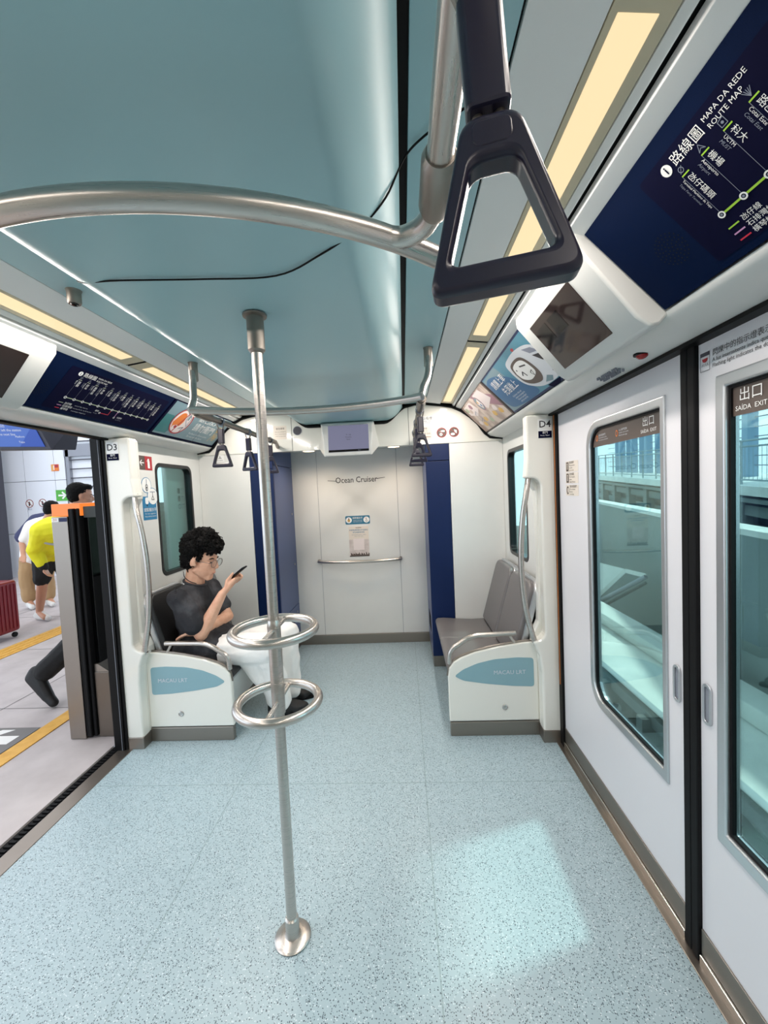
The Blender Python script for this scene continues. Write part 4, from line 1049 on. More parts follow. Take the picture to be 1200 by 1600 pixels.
# notice over the near leaf
p = Pr((DX - .0012, 1.195, 1.793), V((0, -1, 0)), Z)
p.slab(rr(-.012, -.024, .62, .026, .002), 'white_door', 'panel', -.0006, .0006)
p.pline([(-.010, -.026), (.024, -.026), (.024, .024), (-.010, .024), (-.010, -.026)], .0012, 'print_dark', 'print', .0004); p.rect(-.010, .014, .024, .024, 'charcoal', 'print', .0005)
p.poly([(-.004, .008), (.018, .008), (.015, 0), (.007, -.003), (-.001, 0)], 'sign_red', 'print', .0006)
for k in range(4): p.line((-.002 + k * .006, -.006), (-.004 + k * .0075, -.013), .0014, 'print_dark', 'print', .0006)
p.text('閃爍中的指示燈表示車門將會在這邊打開', .034, .014, .020, 'print_dark', 'print', .0005); p.text('A luz intermitente indica que a porta abre deste lado', .034, -.004, .0145, 'print_dark', 'print', .0005); p.text('Flashing light indicates the door opens on this side', .034, -.019, .0145, 'print_dark', 'print', .0005)
tag(p.out('door_notice'), 'dark lettered flashing light notice over the nearest closed door leaf', 'notice')
r = empty('indicator_lamp', (1.205, 1.342, 1.86))
MB().ico((1.203, 1.342, 1.8655), .021, 2, (.8, 1, .62)).build('lens', 'lamp_red', r); MB().lathe([(.024, -.003), (.024, .003)], (1.203, 1.342, 1.8675)).build('bezel', 'black', r)
settle(r); tag(r, 'small dark red indicator lamp in the valance over the closed doors', 'lamp')
g = MB()
for j in range(3):
    for i in range(13):
        if (i + j) % 7 != 3: g.box((1.19 + j * .012, 1.478 + i * .011, 1.859 - j * .003), (1.197 + j * .012, 1.483 + i * .011, 1.8685 - j * .003))
tag(g.build('speaker_grille', 'mid_grey', smooth=False), 'small slotted speaker grille in the valance over the closed doors', 'grille')

# ------------------------------------------------------------------ people
class Body:
    """rounded volumes fused into one continuous surface"""
    def __init__(s): s.bm = bmesh.new()
    def cap(s, a, b, ra, rb, sub=2, fa=1.0, axis=None):
        a, b = V(a), V(b); t = bmesh.new()
        for c, r_ in ((a, ra), (b, rb)):
            g = bmesh.ops.create_icosphere(t, subdivisions=sub, radius=r_)
            bmesh.ops.translate(t, verts=g['verts'], vec=c)
        h = bmesh.ops.convex_hull(t, input=t.verts)
        bmesh.ops.delete(t, geom=[e for e in h['geom_interior'] if isinstance(e, bmesh.types.BMVert)], context='VERTS')
        me = bpy.data.meshes.new('t'); t.to_mesh(me); t.free(); s.bm.from_mesh(me); bpy.data.meshes.remove(me); return s
    def chain(s, pts, rs):
        for i in range(len(pts) - 1): s.cap(pts[i], pts[i + 1], rs[i], rs[i + 1])
        return s
    def hull(s, balls, sub=2):
        t = bmesh.new()
        for c, r_ in balls:
            g = bmesh.ops.create_icosphere(t, subdivisions=sub, radius=r_); bmesh.ops.translate(t, verts=g['verts'], vec=V(c))
        h = bmesh.ops.convex_hull(t, input=t.verts)
        bmesh.ops.delete(t, geom=[e for e in h['geom_interior'] if isinstance(e, bmesh.types.BMVert)], context='VERTS')
        me = bpy.data.meshes.new('t'); t.to_mesh(me); t.free(); s.bm.from_mesh(me); bpy.data.meshes.remove(me); return s
    def ell(s, c, rad, rot=None, sub=3):
        t = bmesh.new(); bmesh.ops.create_icosphere(t, subdivisions=sub, radius=1)
        m = Matrix.Translation(V(c)) @ ((rot or Matrix.Identity(3)).to_4x4()) @ Matrix.Diagonal((*rad, 1))
        bmesh.ops.transform(t, matrix=m, verts=t.verts)
        me = bpy.data.meshes.new('t'); t.to_mesh(me); t.free(); s.bm.from_mesh(me); bpy.data.meshes.remove(me); return s
    def build(s, name, m, parent=None, voxel=.006, it=6, wrinkle=0.0, wscale=14, folds=None, jag=None):
        bmesh.ops.recalc_face_normals(s.bm, faces=s.bm.faces)
        me = bpy.data.meshes.new(name); s.bm.to_mesh(me); s.bm.free()
        o = bpy.data.objects.new(name, me); COL.objects.link(o)
        r_ = o.modifiers.new('r', 'REMESH'); r_.mode = 'VOXEL'; r_.voxel_size = voxel; r_.adaptivity = 0
        sm = o.modifiers.new('s', 'SMOOTH'); sm.factor = .5; sm.iterations = it
        dg = bpy.context.evaluated_depsgraph_get(); dg.update()
        m2 = bpy.data.meshes.new_from_object(o.evaluated_get(dg)); bpy.data.objects.remove(o); bpy.data.meshes.remove(me)
        if wrinkle or jag:
            ns = [v.normal.copy() for v in m2.vertices]
            for v, nn in zip(m2.vertices, ns):
                q = v.co * wscale
                if wrinkle: v.co += nn * wrinkle * (noise.noise(q) + .6 * noise.noise(V((q.x * .7, q.y * 2.3, q.z * .9)) * 1.4) )
                if jag: v.co += nn * jag * (abs(noise.noise(q * 2.6)) * 1.6 + noise.noise(q * 6) * .6)
        m2.materials.clear(); m2.materials.append(M[m]); m2.shade_smooth(); m2.name = name
        o = bpy.data.objects.new(name, m2); COL.objects.link(o)
        if parent is not None: o.parent = parent
        return o

def head_parts(b, H, yaw, pitch, k=1.0, neck_to=None, roll=0):
    """adds a head to body b; returns the frame used for hair and glasses. local: x forward, y left, z up"""
    R_ = Matrix.Rotation(yaw, 3, 'Z') @ Matrix.Rotation(pitch, 3, 'Y')
    H = V(H)
    def L(x, y, z): return H + R_ @ (V((x, y, z)) * k)
    b.ell(L(-.012, 0, .035), (.098 * k, .077 * k, .088 * k), R_)
    b.ell(L(.030, 0, -.035), (.062 * k, .060 * k, .085 * k), R_)
    b.hull([(L(.062, .014, -.103), .016 * k), (L(.062, -.014, -.103), .016 * k), (L(-.002, .050, -.062), .016 * k), (L(-.002, -.050, -.062), .016 * k), (L(.05, .03, -.03), .02 * k), (L(.05, -.03, -.03), .02 * k)])
    b.cap(L(.086, 0, .012), L(.103, 0, -.026), .0075 * k, .0105 * k); b.ell(L(.100, 0, -.031), (.011 * k, .015 * k, .009 * k), R_, 2)
    b.cap(L(.078, .012, .020), L(.070, .040, .018), .010 * k, .009 * k); b.cap(L(.078, -.012, .020), L(.070, -.040, .018), .010 * k, .009 * k)
    b.hull([(L(.060, .036, -.020), .016 * k), (L(.030, .052, -.018), .014 * k), (L(.035, .046, -.055), .014 * k)]); b.hull([(L(.060, -.036, -.020), .016 * k), (L(.030, -.052, -.018), .014 * k), (L(.035, -.046, -.055), .014 * k)])
    b.cap(L(.084, .012, -.060), L(.084, -.012, -.060), .0075 * k, .0075 * k); b.cap(L(.082, .012, -.071), L(.082, -.012, -.071), .0075 * k, .0075 * k)
    for e in (1, -1):
        b.ell(L(-.006, e * .079, -.006), (.018 * k, .008 * k, .031 * k), R_ @ Matrix.Rotation(radians(12), 3, 'Y'), 2)
        b.ell(L(.004, e * .074, -.022), (.010 * k, .008 * k, .012 * k), R_, 2)
    if neck_to is not None: b.cap(L(-.028, 0, -.055), neck_to, .053 * k, .058 * k)
    return L, R_
def face_details(L, R_, k, body, lip='lip'):
    for e in (1, -1):
        MB().ico(L(.0775, e * .030, -.001), .0090 * k, 2, (.6, 1.25, .36), rot=R_).build('eye', 'print_dark', body)
        MB().tube([L(.086, e * .016, .020), L(.084, e * .032, .025), L(.072, e * .050, .020)], [.0024 * k, .0034 * k, .0018 * k], 6).build('eyebrow', 'hair', body)
    MB().tube([L(.089, .018, -.0655), L(.0925, 0, -.066), L(.089, -.018, -.0655)], [.0018 * k, .0034 * k, .0018 * k], 8).build('lips', lip, body)
def hand(b, wrist, palm_dir, palm_n, side, curls, k=1.0, spread=.012, thumb=None):
    """palm from wrist along palm_dir, normal palm_n (palm side); side = towards the thumb; curls per finger (index..little)"""
    w, d, n, t = V(wrist), V(palm_dir).normalized(), V(palm_n).normalized(), V(side).normalized()
    base = w + d * .085 * k
    b.hull([(w, .022 * k), (w + d * .03 * k + t * .016 * k, .017 * k), (w + d * .03 * k - t * .016 * k, .016 * k), (base + t * .030 * k, .0115 * k), (base - t * .030 * k, .0105 * k)])
    for i, (ln, c) in enumerate(zip((.072, .080, .074, .058), curls)):
        p = base + t * (.029 - .0195 * i) * k; a = 0; f = [p]
        for j, fr in enumerate((.45, .32, .23)):
            a += radians(c[j]); dirv = d * cos(a) + n * sin(a)
            p = p + dirv * ln * fr * k; f.append(p)
        b.chain(f, [.0098 * k, .0092 * k, .0085 * k, .0072 * k])
    if thumb: b.chain([w + d * .028 * k + t * .020 * k] + [V(q) for q in thumb], [.0135 * k] + [.0115 * k, .0098 * k, .008 * k][:len(thumb)])

def seated_man():
    r = empty('person', (-.95, 2.62, 0))
    b = Body()
    H = V((-.902, 2.610, 1.090)); kH = 1.10
    L, R_ = head_parts(b, H, radians(-4), radians(13), kH, (-.970, 2.62, .900))
    # torso and arms
    b.hull([((-.975, 2.50, .865), .038), ((-.955, 2.77, .860), .038), ((-.97, 2.62, .72), .065), ((-.96, 2.70, .72), .065), ((-.975, 2.60, .54), .07), ((-.975, 2.70, .52), .07)])
    shR, elR, wrR = V((-.985, 2.455, .875)), V((-.868, 2.470, .632)), V((-.742, 2.530, .872))
    shL, elL, wrL = V((-.950, 2.805, .865)), V((-.830, 2.775, .655)), V((-.875, 2.505, .636))
    b.chain([shR, shR.lerp(elR, .6), elR], [.046, .044, .040]); b.chain([elR, elR.lerp(wrR, .35), wrR], [.041, .042, .0275])
    b.chain([shL, shL.lerp(elL, .6), elL], [.046, .044, .040]); b.chain([elL, elL.lerp(wrL, .35), wrL], [.041, .041, .0275])
    # right hand round the phone, left hand folded under the right elbow
    up = V((.52, .04, .85)).normalized(); n = V((.30, .92, -.22)).normalized(); sd = V((-.80, .36, .48)).normalized()
    n = (V((.66, .30, -.40)) - up * V((.66, .30, -.40)).dot(up)).normalized(); sd = n.cross(up) * -1
    PC, PL = V((-.668, 2.590, .985)), V((.118, .0, .088)).normalized()     # phone centre and long axis
    PW = V((0.04, 1, 0)).normalized(); PNn = PL.cross(PW).normalized()       # PNn: away from the face (back)
    if PNn.x < 0: PNn = -PNn
    # hand: palm behind the lower half of the phone
    hd = (PL * .92 + V((0, .1, 0))).normalized()
    pw = wrR
    hb_ = PC - PL * .045 + PNn * .024 - PW * .012
    b.hull([(pw, .023), (pw.lerp(hb_, .5) + PW * .018, .018), (pw.lerp(hb_, .5) - PW * .018, .018), (hb_ + PL * .030 - PW * .028, .012), (hb_ + PL * .030 + PW * .024, .011), (hb_ - PW * .025, .014), (hb_ + PW * .02, .013)])
    for i, ln in enumerate((1.0, 1.08, 1.0, .82)):
        p0 = hb_ + PL * (.036 - .019 * i) + PW * .018
        b.chain([p0, p0 + (PW * .030 + PNn * .012) * ln, p0 + (PW * .052 + PNn * .002) * ln + PL * .003, PC + PL * (p0 - PC).dot(PL) + PW * .047 - PNn * .002], [.0098, .0092, .0086, .0074])
    b.chain([pw.lerp(hb_, .55) - PW * .024, PC - PL * .052 - PW * .047 + PNn * .002, PC - PL * .022 - PW * .047 - PNn * .004, PC + PL * .004 - PW * .041 - PNn * .012], [.0145, .0120, .0100, .0082])
    hand(b, wrL, (-.93, -.34, .0), (-.05, .35, -.93), (.33, -.90, .20), [(10, 16, 14), (12, 18, 14), (14, 20, 16), (16, 22, 16)], 1.0,
         thumb=[V((-.915, 2.447, .654)), V((-.945, 2.433, .650)), V((-.968, 2.427, .642))])
    # hips, legs, feet inside trousers and shoes
    b.hull([((-.985, 2.54, .505), .085), ((-.985, 2.71, .505), .085)])
    kR, aR = V((-.485, 2.555, .525)), V((-.475, 2.665, .10)); kL, aL = V((-.425, 2.795, .520)), V((-.455, 2.850, .10))
    b.chain([(-.96, 2.54, .505), kR, aR, (-.43, 2.685, .05)], [.078, .055, .040, .036]); b.chain([(-.96, 2.71, .505), kL, aL, (-.40, 2.860, .05)], [.078, .055, .040, .036])
    body = b.build('body', 'skin', r, .0042, 4)
    face_details(L, R_, kH, body)
    # hair: cropped sides, high tousled top
    h = Body()
    h.ell(L(-.030, 0, .050), (.094 * kH, .083 * kH, .086 * kH), R_); h.ell(L(-.055, 0, -.005), (.062 * kH, .074 * kH, .070 * kH), R_)
    for (x, y, z, q) in ((.045, 0, .098, .050), (.060, .03, .090, .040), (.060, -.03, .090, .040), (.0, 0, .126, .062), (.03, 0, .124, .050), (-.05, .02, .114, .060), (-.05, -.03, .105, .058), (.02, .045, .105, .048), (.02, -.045, .105, .048), (-.09, 0, .06, .050), (.078, 0, .080, .030), (.070, -.042, .070, .020), (-.02, .06, .075, .05), (-.02, -.06, .075, .05)):
        h.ell(L(x, y, z), (q * kH,) * 3, R_, 2)
    for e in (1, -1): h.cap(L(.026, e * .068, .045), L(.020, e * .073, .002), .012 * kH, .007 * kH)
    h.build('hair', 'hair', r, .0055, 2, jag=.016, wscale=24)
    cu = MB(); rnd = random.Random(3)
    for i in range(220):                              # loose curls standing off the crown and fringe
        a, e = rnd.uniform(0, 2 * pi), rnd.uniform(.1, 1.35); dx = V((cos(a) * cos(e), sin(a) * cos(e), sin(e)))
        c = L(.0 + dx.x * .082, dx.y * .084, .078 + dx.z * .082)
        dd = (R_ @ dx) ; sd_ = dd.cross(V((rnd.uniform(-1, 1), rnd.uniform(-1, 1), rnd.uniform(-1, 1)))).normalized()
        ln = rnd.uniform(.022, .042)
        cu.tube([c, c + dd * ln * .55 + sd_ * ln * .35, c + dd * ln * .75 + sd_ * ln * .95, c + dd * ln * .45 + sd_ * ln * 1.35], [.0040, .0036, .0028, .001], 5)
    cu.build('curls', 'hair', r)
    # T-shirt
    t = Body()
    t.hull([((-.985, 2.472, .862), .064), ((-.955, 2.800, .858), .064), ((-.965, 2.62, .872), .080), ((-.980, 2.585, .72), .105), ((-.965, 2.71, .72), .098), ((-.975, 2.625, .60), .108), ((-.965, 2.71, .58), .112)])
    t.hull([((-.965, 2.625, .59), .105), ((-.955, 2.71, .585), .110), ((-.835, 2.548, .510), .113), ((-.83, 2.72, .510), .113), ((-.985, 2.545, .505), .116), ((-.97, 2.73, .52), .115)])
    t.hull([((-.985, 2.472, .862), .066), ((-.98, 2.56, .80), .10), ((-.96, 2.52, .84), .075)])
    for sh, el, q_ in ((shR, elR, 1.0), (shL, elL, .80)):
        q = sh.lerp(el, .66); t.hull([(sh + V((0, 0, -.005)), .066), (sh.lerp(el, .4), .075 * q_), (q, .078 * q_)])
        t.hull([(sh + V((0, 0, -.01)), .062), (sh.lerp(el, .4), .068), (sh.lerp(el, .3) * .35 + V((-.965, 2.64, .78)) * .65, .085)])
    sh_ = t.build('t_shirt', 'tee', r, .006, 6, wrinkle=.009, wscale=13)
    MB().tube([V((-.966, 2.618, .936)) + V((cos(2 * pi * i / 28) * .066 + .004, sin(2 * pi * i / 28) * .069, -.020 * cos(2 * pi * i / 28))) for i in range(28)], .0080, 8, closed=True).build('collar', 'tee_rib', sh_)
    pp = Pr((-.845, 2.585, .770), (.45, .85, 0), (0, 0, 1))
    MB().tube(smooth_path([L(-.075, -.045, -.085), L(-.055, -.062, -.108), L(-.02, -.062, -.128), L(.012, -.038, -.142)], 4), .0026, 6).build('cord_necklace', 'tee_rib', r)
    bb = MB()
    for i in range(7):
        q = V((-.995 + i * .002, 2.428 - .0 + .028 * (6 - i) / 6 * 0, .952 - .016 * i)); bb.ico(shR + V((-.004 + .004 * i, -.030 - .006 * i, .072 - .010 * i)), .0055, 1)
    bb.build('shoulder_seam_beads', 'tee_rib', sh_)
    # trousers: wide, pale
    w_ = Body()
    w_.hull([((-.985, 2.555, .50), .085), ((-.985, 2.715, .50), .09)])
    w_.hull([((-.95, 2.560, .495), .085), ((-.74, 2.55, .505), .098), (kR + V((0, 0, -.005)), .088), (kR + V((-.03, 0, -.05)), .085)]); w_.hull([((-.95, 2.715, .495), .088), ((-.74, 2.745, .505), .098), (kL + V((0, 0, -.005)), .088), (kL + V((-.03, 0, -.05)), .085)])
    w_.hull([(kR + V((-.005, 0, -.02)), .086), (aR + V((0, 0, .03)), .082), (aR + V((.01, 0, .02)), .080), (aR + V((.03, 0, -.015)), .066)]); w_.hull([(kL + V((-.005, 0, -.02)), .086), (aL + V((0, 0, .03)), .082), (aL + V((.01, 0, .02)), .080), (aL + V((.03, 0, -.015)), .066)])
    w_.hull([(kR + V((-.07, 0, -.06)), .06), (kR + V((-.10, .01, -.13)), .040), ((-.62, 2.55, .42), .05), (kR + V((-.05, .03, -.25)), .05)])
    w_.build('trousers', 'white_cloth', r, .0065, 6, wrinkle=.010, wscale=11)
    # shoes
    for (hx, hy), (tx, ty) in (((-.515, 2.665), (-.270, 2.715)), ((-.520, 2.850), (-.285, 2.905))):
        s_ = Body()
        a, c = V((hx, hy, 0)), V((tx, ty, 0)); dv = (c - a).normalized(); sv = V((-dv.y, dv.x, 0))
        s_.hull([(a + V((0, 0, .030)), .028), (a + sv * .012 + V((0, 0, .075)), .030), (a + dv * .10 + V((0, 0, .085)), .034), (a + dv * .11 + sv * .025 + V((0, 0, .03)), .028), (a + dv * .11 - sv * .025 + V((0, 0, .03)), .028)])
        s_.hull([(a + dv * .08 + V((0, 0, .07)), .036), (a + dv * .17 + sv * .028 + V((0, 0, .034)), .030), (a + dv * .17 - sv * .028 + V((0, 0, .034)), .030), (c - dv * .035 + V((0, 0, .032)), .032), (a + dv * .12 + V((0, 0, .028)), .028)])
        so = s_.build('shoe', 'shoe_black', r, .005, 4)
        MB().plate([(q.x, q.y) for q in (V((*p_, 0)) for p_ in circ(0, 0, 1, 20))], [], (0, 0, 0), X, Y, 0) if False else None
        g = MB(); o = []
        for i in range(24):
            an = 2 * pi * i / 24; m_ = a.lerp(c, .5); ll = (c - a).length / 2 + .028
            q = m_ + dv * (cos(an) * ll) + sv * (sin(an) * (.044 + .008 * cos(an))); o.append((q.x, q.y))
        g.plate(o, [], (0, 0, .018), X, Y, .0175).build('sole', 'black_rubber', so, smooth=False)
    # glasses
    gl = empty('glasses', (0, 0, 0)); gl.parent = r
    for e in (1, -1):
        MB().tube([L(.099 + .002 * cos(2 * pi * i / 24), e * .033 + .0255 * cos(2 * pi * i / 24), -.005 + .0225 * sin(2 * pi * i / 24)) for i in range(24)], .0015, 6, closed=True).build('rim', 'steel_dark', gl)
        MB().add([L(.099, e * .033 + .0250 * cos(2 * pi * i / 20), -.005 + .022 * sin(2 * pi * i / 20)) for i in range(20)], [tuple(range(20))]).build('lens', 'lens', gl, smooth=False)
        MB().tube([L(.099, e * .058, .002), L(.090, e * .074, .004), L(.02, e * .081, .004), L(-.012, e * .083, .000), L(-.03, e * .081, -.014)], .0014, 6).build('temple', 'steel_dark', gl)
    MB().tube([L(.100, .008, -.001), L(.104, 0, .002), L(.100, -.008, -.001)], .0014, 6).build('bridge', 'steel_dark', gl)
    for ch in r.children: ch.matrix_parent_inverse = Matrix.Translation(r.location).inverted()
    tag(r, 'seated man in faded black T-shirt, white trousers and glasses looking at his phone', 'person')
    # phone
    f = Pr(PC, PW, PL)
    ph = MB().plate(rr(-.0365, -.076, .0365, .076, .010), [], PC - PNn * .0042, -PW, PL, .0084) if (-PW).cross(PL).dot(-PNn) > 0 else MB().plate(rr(-.0365, -.076, .0365, .076, .010), [], PC - PNn * .0042, PW, PL, .0084)
    ph = ph.build('phone', 'black', None, smooth=False, bevel=.002)
    MB().plate(rr(-.034, -.073, .034, .073, .008), [], PC - PNn * .0045, PW, PL, .0006).build('display', 'screen_lit', ph, smooth=False)
    tag(ph, 'black phone held up in the right hand of the seated man', 'phone')
seated_man()

# ------------------------------------------------------------------ the platform on the left
struct(MB().box((-12, -7, -.25), (-1.405, 14, -.004)).build('platform_floor', 'platform_stone', smooth=False), 'pale grey stone platform outside the open doorway', 'platform')
g = MB()
for y in (2.82, 4.02, 5.22, 1.62, .42): g.box((-12, y, -.003), (-1.41, y + .006, -.0025))
for x in (-2.60, -5.0, -6.2): g.box((x, -7, -.003), (x + .006, 14, -.0025))
struct(g.build('platform_joints', 'platform_dark', smooth=False), 'thin dark joints between the platform slabs', 'joints')
tag(MB().box((-2.055, -3, -.004), (-1.945, 9, .002)).build('platform_line', 'platform_yellow', smooth=False), 'yellow line on the platform nearest the carriage', 'platform line')
g = MB().box((-3.86, -3, -.004), (-3.60, 9, .002))
for i in range(150):
    for x in (-3.80, -3.73, -3.66): g.box((x - .012, 1.5 + i * .045, .002), (x + .012, 1.53 + i * .045, .005))
tag(g.build('tactile_strip', 'platform_yellow', smooth=False), 'wide yellow tactile strip farther out on the platform', 'tactile strip')
p = Pr((-2.29, 2.42, .0015), Y, X * -1)   # arrow field, pointing away from the carriage
p.slab([(-.32, -.225), (.14, -.225), (.14, .36), (-.32, .36)], 'platform_dark', 'panel', 0, .0015)
p.poly([(-.045, -.17), (.045, -.17), (.045, -.01), (.115, -.075), (.115, .015), (0, .13), (-.115, .015), (-.115, -.075), (-.045, -.01)], 'print_white', 'print', .0006)
tag(p.out('floor_arrow'), 'grey floor marking with a white arrow on the platform', 'floor marking')
# platform gate end
r = empty('platform_gate', (-1.62, 2.6, 0))
MB().box((-1.735, 2.42, 0), (-1.632, 2.66, 1.412)).build('post', 'steel_plate', r, smooth=False, bevel=.003)
g = MB()
for x0, x1, y0 in ((-1.632, -1.612, 2.425), (-1.609, -1.590, 2.415), (-1.587, -1.566, 2.43)): g.box((x0, y0, .012), (x1, 2.60, 1.46))
g.build('door_edge', 'black_rubber', r, smooth=False, bevel=.006)
MB().box((-1.58, 2.47, .44), (-1.54, 4.6, 1.41)).build('glass_panel', 'black_gloss', r, smooth=False, bevel=.002)
MB().box((-1.565, 2.445, 0), (-1.47, 4.6, .42)).build('base_box', 'steel_dark', r, smooth=False, bevel=.003)
MB().add([(-1.565, 2.45, .42), (-1.47, 2.45, .42), (-1.54, 2.45, .47), (-1.565, 2.45, .47), (-1.565, 4.6, .42), (-1.47, 4.6, .42), (-1.54, 4.6, .47), (-1.565, 4.6, .47)], [(0, 1, 2, 3), (4, 7, 6, 5), (0, 4, 5, 1), (1, 5, 6, 2), (2, 6, 7, 3), (3, 7, 4, 0)]).build('sill', 'steel_plate', r, smooth=False)
MB().box((-1.748, 2.44, 1.414), (-1.56, 3.0, 1.492)).build('signal_lamp', 'lamp_orange', r, smooth=False, bevel=.004)
MB().box((-1.56, 2.46, 1.40), (-1.47, 4.6, 1.47)).build('top_rail', 'concrete_dark', r, smooth=False, bevel=.003)
MB().box((-1.541, 2.66, .86), (-1.522, 2.71, .975)).build('release_handle', 'sign_red', r, smooth=False, bevel=.008)
q = Pr((-1.5395, 2.58, 1.10), Y, Z); q.slab(rr(-.022, -.045, .022, .045, .003), 'ochre', 'caution_label', 0, .001); q.poly([(.09, -.03), (.15, -.03), (.12, .03)], 'print_dark', 'caution_label', 0)
q.text('!', 0, 0, .05, 'print_dark', 'caution_label', .0006, 'CENTER')
for k, (bb, ms) in q.geo.items(): bb.build(k, ms, r, smooth=False)
q = Pr((-1.684, 2.4185, 1.394), X, Z); q.slab([(-.048, -.012), (-.004, -.012), (-.004, .012), (-.048, .012)], 'print_white', 'gate_label', 0, .001); q.slab([(.0, -.012), (.050, -.012), (.050, .012), (.0, .012)], 'navy_cloth', 'gate_label', 0, .001)
q.text('D3', -.026, 0, .02, 'sign_red', 'gate_label', .0006, 'CENTER')
for k, (bb, ms) in q.geo.items(): bb.build(k, ms, r, smooth=False)
settle(r); tag(r, 'steel platform gate post with black rubber edge and orange lamp outside the open doorway', 'platform gate')
# open carriage door leaf, slid outside in front of the left window
o = MB().plate(rr(3.02, .05, 3.95, 1.85, .02), [], (-1.345, 0, 0), Y, Z, .035).build('door_3', 'white_door', smooth=False, bevel=.012, seg=3)
struct(o, 'open door leaf seen through the left window', 'door')
p = Pr((-1.3435, 3.22, 1.50), Y, Z)
for i in range(3):
    yy = .055 - i * .062
    if i < 2: p.rect(-.055, yy - .022, -.022, yy + .022, 'print_dark', 'print', .0004)
    else: p.ring(-.04, yy, .013, .019, 'print_dark', 'print', .0004)
    for j, t in enumerate((('請勿奔跑', 'Não corra', 'Do not rush'), ('請勿觸碰', 'Não toque', 'Hands off'), ('請勿倚靠', 'Não se encoste', 'Do not lean'))[i]): p.text(t, -.012, yy + .014 - j * .014, .0125, 'print_dark', 'print', .0004)
p.geo['print'][0].build('door_notice', p.geo['print'][1], o, smooth=False)

# hanging display
r = empty('hanging_display', (-3.0, 3.45, 2.1))
a = V((-3.38, 3.40, 2.27)); 
MB().add([(-3.62, 3.40, 2.02), (-2.555, 3.40, 1.965), (-2.64, 3.33, 2.245), (-3.72, 3.33, 2.36), (-3.62, 3.60, 2.02), (-2.50, 3.60, 1.98), (-2.42, 3.60, 2.30), (-3.72, 3.60, 2.40)], [(0, 1, 2, 3), (4, 7, 6, 5), (0, 4, 5, 1), (1, 5, 6, 2), (2, 6, 7, 3), (3, 7, 4, 0)]).build('casing', 'charcoal', r, smooth=False, bevel=.006)
U = (V((-2.64, 3.33, 2.245)) - V((-2.555, 3.40, 1.965))).normalized(); Rr = (V((-2.555, 3.40, 1.965)) - V((-3.62, 3.40, 2.02))).normalized(); U = (U - Rr * U.dot(Rr)).normalized()
p = Pr(V((-3.62, 3.395, 2.02)), Rr, U)
p.slab([(.04, .025), (1.02, .025), (.95, .26), (.02, .27)], 'screen_blue', 'display', .004, .003); p.poly([(.55, .025), (.80, .025), (.95, .20), (.95, .26), (.70, .26)], 'screen_blue2', 'display', .0046)
for i, t in enumerate(('最後列車已開出', 'Last train has left the station', 'Please use the next line')): p.text(t, .50, .20 - i * .035, .030, 'screen_text', 'display', .005)
p.text('Platform', .78, .11, .024, 'screen_text', 'display', .005); p.text('Taipa', .80, .065, .024, 'screen_text', 'display', .005); p.rect(.44, .215, .50, .255, 'exit_green', 'display', .005)
for k, (bb, ms) in p.geo.items(): bb.build(k, ms, r, smooth=False)
MB().tube([(-2.9, 3.52, 2.3), (-2.9, 3.52, 3.95)], .03, 12).build('hanger', 'charcoal', r)
settle(r); tag(r, 'blue lit display in a dark casing hanging over the platform', 'display')

# platform back wall, pillar, window
YWL = 8.3
mb = MB()
for x0, x1 in ((-12, -7.52), (-7.51, -6.86), (-6.85, -6.62)):
    for z0, z1 in ((.0, .92), (.93, 2.02), (2.03, 3.9)): mb.box((x0, YWL, z0), (x1, YWL + .12, z1))
mb.box((-12, YWL + .02, 0), (-6.62, YWL + .12, 3.9), 1)
struct(mb.build('platform_wall', ['platform_wall', 'charcoal'], smooth=False), 'white panelled wall across the platform', 'wall')
r = empty('platform_window', (-6.0, YWL, 0))
g = MB(); g.box((-6.61, YWL - .02, 2.50), (-5.0, YWL + .10, 2.75))
for x in (-6.58, -5.98, -5.70, -5.0): g.box((x, YWL - .02, 0), (x + .07, YWL + .1, 3.9))
g.box((-6.61, YWL - .02, 3.30), (-5.0, YWL + .1, 3.36)); g.box((-6.61, YWL - .02, 0), (-5.0, YWL + .1, .5))
g.build('frame', 'mid_grey', r, smooth=False)
g = MB()
for k in range(13): g.box((-6.55, YWL, .9 + k * .19), (-5.05, YWL + .03, .92 + k * .19))
g.build('louvre_bars', 'charcoal', r, smooth=False)
MB().box((-6.6, YWL + .06, .5), (-5.0, YWL + .07, 3.9)).build('pane', 'window_day', r, smooth=False)
settle(r); tag(r, 'grey framed louvred window at the far end of the platform', 'window')
o = MB().box((-8.25, 7.75, 0), (-7.78, 8.1, 3.9)).build('pillar', 'charcoal', smooth=False, bevel=.01)
g = MB()
for k in range(9):
    z = .62 + k * .13; g.add([(-7.93, 7.745, z), (-7.775, 7.745, z + .09), (-7.775, 7.745, z + .155), (-7.93, 7.745, z + .065)], [(0, 1, 2, 3)])
g.build('hazard_stripes', 'hazard_yellow', o, smooth=False)
tag(o, 'dark pillar with yellow hazard stripes on the platform', 'pillar')
p = Pr((-6.72, YWL - .012, 1.70), X, Z); p.slab(rr(-.135, -.115, .135, .115, .01), 'exit_green', 'panel', 0, .012); p.line((-.085, 0), (.05, 0), .036, 'print_white', 'print', .001); p.pline([(.0, .07), (.075, 0), (.0, -.07)], .034, 'print_white', 'print', .0016)
tag(p.out('exit_sign'), 'green sign with a white arrow on the platform wall', 'sign')
p = Pr((-6.83, YWL - .012, 2.285), X, Z); p.slab(rr(-.08, -.07, .08, .07, .005), 'orange', 'panel', 0, .012); p.rect(.0, .0, .075, .065, 'sign_red', 'print', .001); p.rect(-.07, -.06, -.04, .06, 'ochre', 'print', .001); p.rect(-.03, -.05, -.01, .05, 'print_white', 'print', .001)
tag(p.out('alarm_box'), 'small red and orange call point on the platform wall', 'call point')
